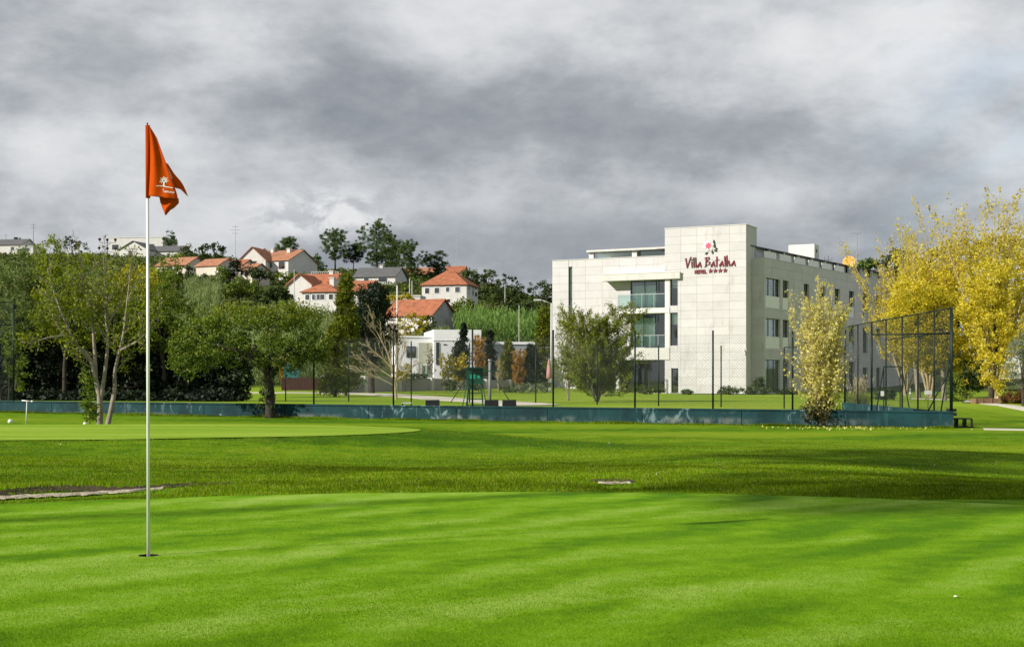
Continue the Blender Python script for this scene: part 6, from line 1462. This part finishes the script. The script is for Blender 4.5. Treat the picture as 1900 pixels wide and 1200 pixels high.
# tee bar and white balls beyond the second green
tb = thing('tee_marker', 'thin white T shaped marker rod by the far green', 'marker', (XD(48, 31.5), 31.5, GZ(XD(48, 31.5), 31.5)))
k_ = 31.5 / F; H_ = ZD(743.5, 31.5) - tb.location.z
MB().bar((0, 0, -.02), (2 * k_, 0, H_), .011, 8).build('rod', M_fpole, tb, True); MB().bar((-7.5 * k_, 0, H_ + .01), (10 * k_, 0, H_ - .01), .014, 8).build('crossbar', M_fpole, tb, True); MB().bar((10 * k_, 0, H_ - .01), (13.5 * k_, 0, H_ - .012), .022, 8).build('end_cap', M_fpole, tb, True)
def ball(label, px, py, D, r):
    bm = bmesh.new(); bmesh.ops.create_icosphere(bm, subdivisions=3, radius=r)
    for v in bm.verts: v.co *= 1 + .03 * math.sin(v.co.x * 60) * math.cos(v.co.z * 55)
    me = bpy.data.meshes.new('field_stone'); bm.to_mesh(me); bm.free(); me.materials.append(M_fpole); me.polygons.foreach_set('use_smooth', [True] * len(me.polygons))
    x = XD(px, D); tag(obj('marker_ball', me, None, (x, D, GZ(x, D) + r * .55)), label, 'ball', 'white balls beyond the far green')
ball('white ball on the grass at the left picture edge', 19, 766, 43, .075); ball('white ball on the grass left of the sucker shrub', 158, 768, 42, .06)
ball('tiny white ball on the grass below the umpire chair', 826, 797, 38, .03)
lt = MB().add([(-.022, -.006, .012), (.0, -.012, .018), (.024, -.004, .014), (.018, .010, .012), (-.006, .012, .02), (-.02, .006, .011)], [(0, 1, 4, 5), (1, 2, 3, 4)]).build('dry_leaf', M_fw)
lt.scale = (.7, .7, .7); lt.location = (XD(1775, 6.08), 6.08, GZ(XD(1775, 6.08), 6.08) + .004); s_ = lt.modifiers.new('thickness', 'SOLIDIFY'); s_.thickness = .001
tag(lt, 'single pale curled leaf lying on the near green at right', 'leaf')
# crates and bench on the right lawn
M_crate = solid('brown boards', (.20, .115, .065), .8, .2, 3, .2, 20)
cr = thing('planter_box', 'long brown boarded planter by the right hand path', 'planter', P(1828, 757, 66), R(4)); kc = 66 / F
for i in range(3):
    for j, (a, b) in enumerate(((-23, -11), (-10.5, 6), (6.5, 22))): MB().box(a * kc, b * kc, -.3, .3, i * .16, i * .16 + .15).build('board', M_crate, cr)
for a in (-23.5, -11, 6, 22): MB().box(a * kc, a * kc + .05, -.33, -.302, 0, .5).build('batten', M_crate, cr)
pb = thing('park_bench', 'pale bench beside the brown planter on the right', 'bench', P(1797, 756, 67)); 
for i in range(3): MB().box(-.26, .3, -.2 + i * .14, -.08 + i * .14, .24, .28).build('slat', M_wood, pb)
for a in (-.22, .2): MB().box(a, a + .06, -.2, .2, 0, .24).build('leg', M_steel, pb)
MB().box(-.26, .3, -.22, -.2, .28, .33).build('front_edge', M_slab, pb)
for i, (px, D) in enumerate(((1689, 74), (1718, 73))):
    s_ = thing('bollard_light', ['thin grey bollard light behind the side fence on the left', 'thin grey bollard light behind the side fence on the right'][i], 'light', (XD(px, D), D, GZ(XD(px, D), D)))
    MB().bar((0, 0, 0), (0, 0, .55), .04, 8).build('post', M_steel, s_, True); MB().bar((0, 0, .55), (0, 0, .62), .05, 8).build('cap', M_steel, s_, True)
# folded parasol at the hotel corner
pr = thing('parasol', 'folded pink parasol by the left corner of the hotel', 'parasol', (XD(1019, 104), 104, GZ(XD(1019, 104), 104)))
MB().bar((0, 0, 0), (0, 0, 2.6), .03, 6).build('pole', M_lamp, pr); MB().lathe([(.02, 2.6), (.12, 2.3), (.20, 1.5), (.24, 1.1), (.10, 1.0)], n=10).build('canopy', solid('pink cloth', (.42, .22, .21), .8, .12, 3), pr, True)
# white building at the right edge behind the trees
house('white_annex', 'white wall glimpsed between the golden trees at the right edge', 1885, 640, 120, 60, 70, 8, R(-10), 'flat', 0, M_wallw, M_wallw, cat='building')
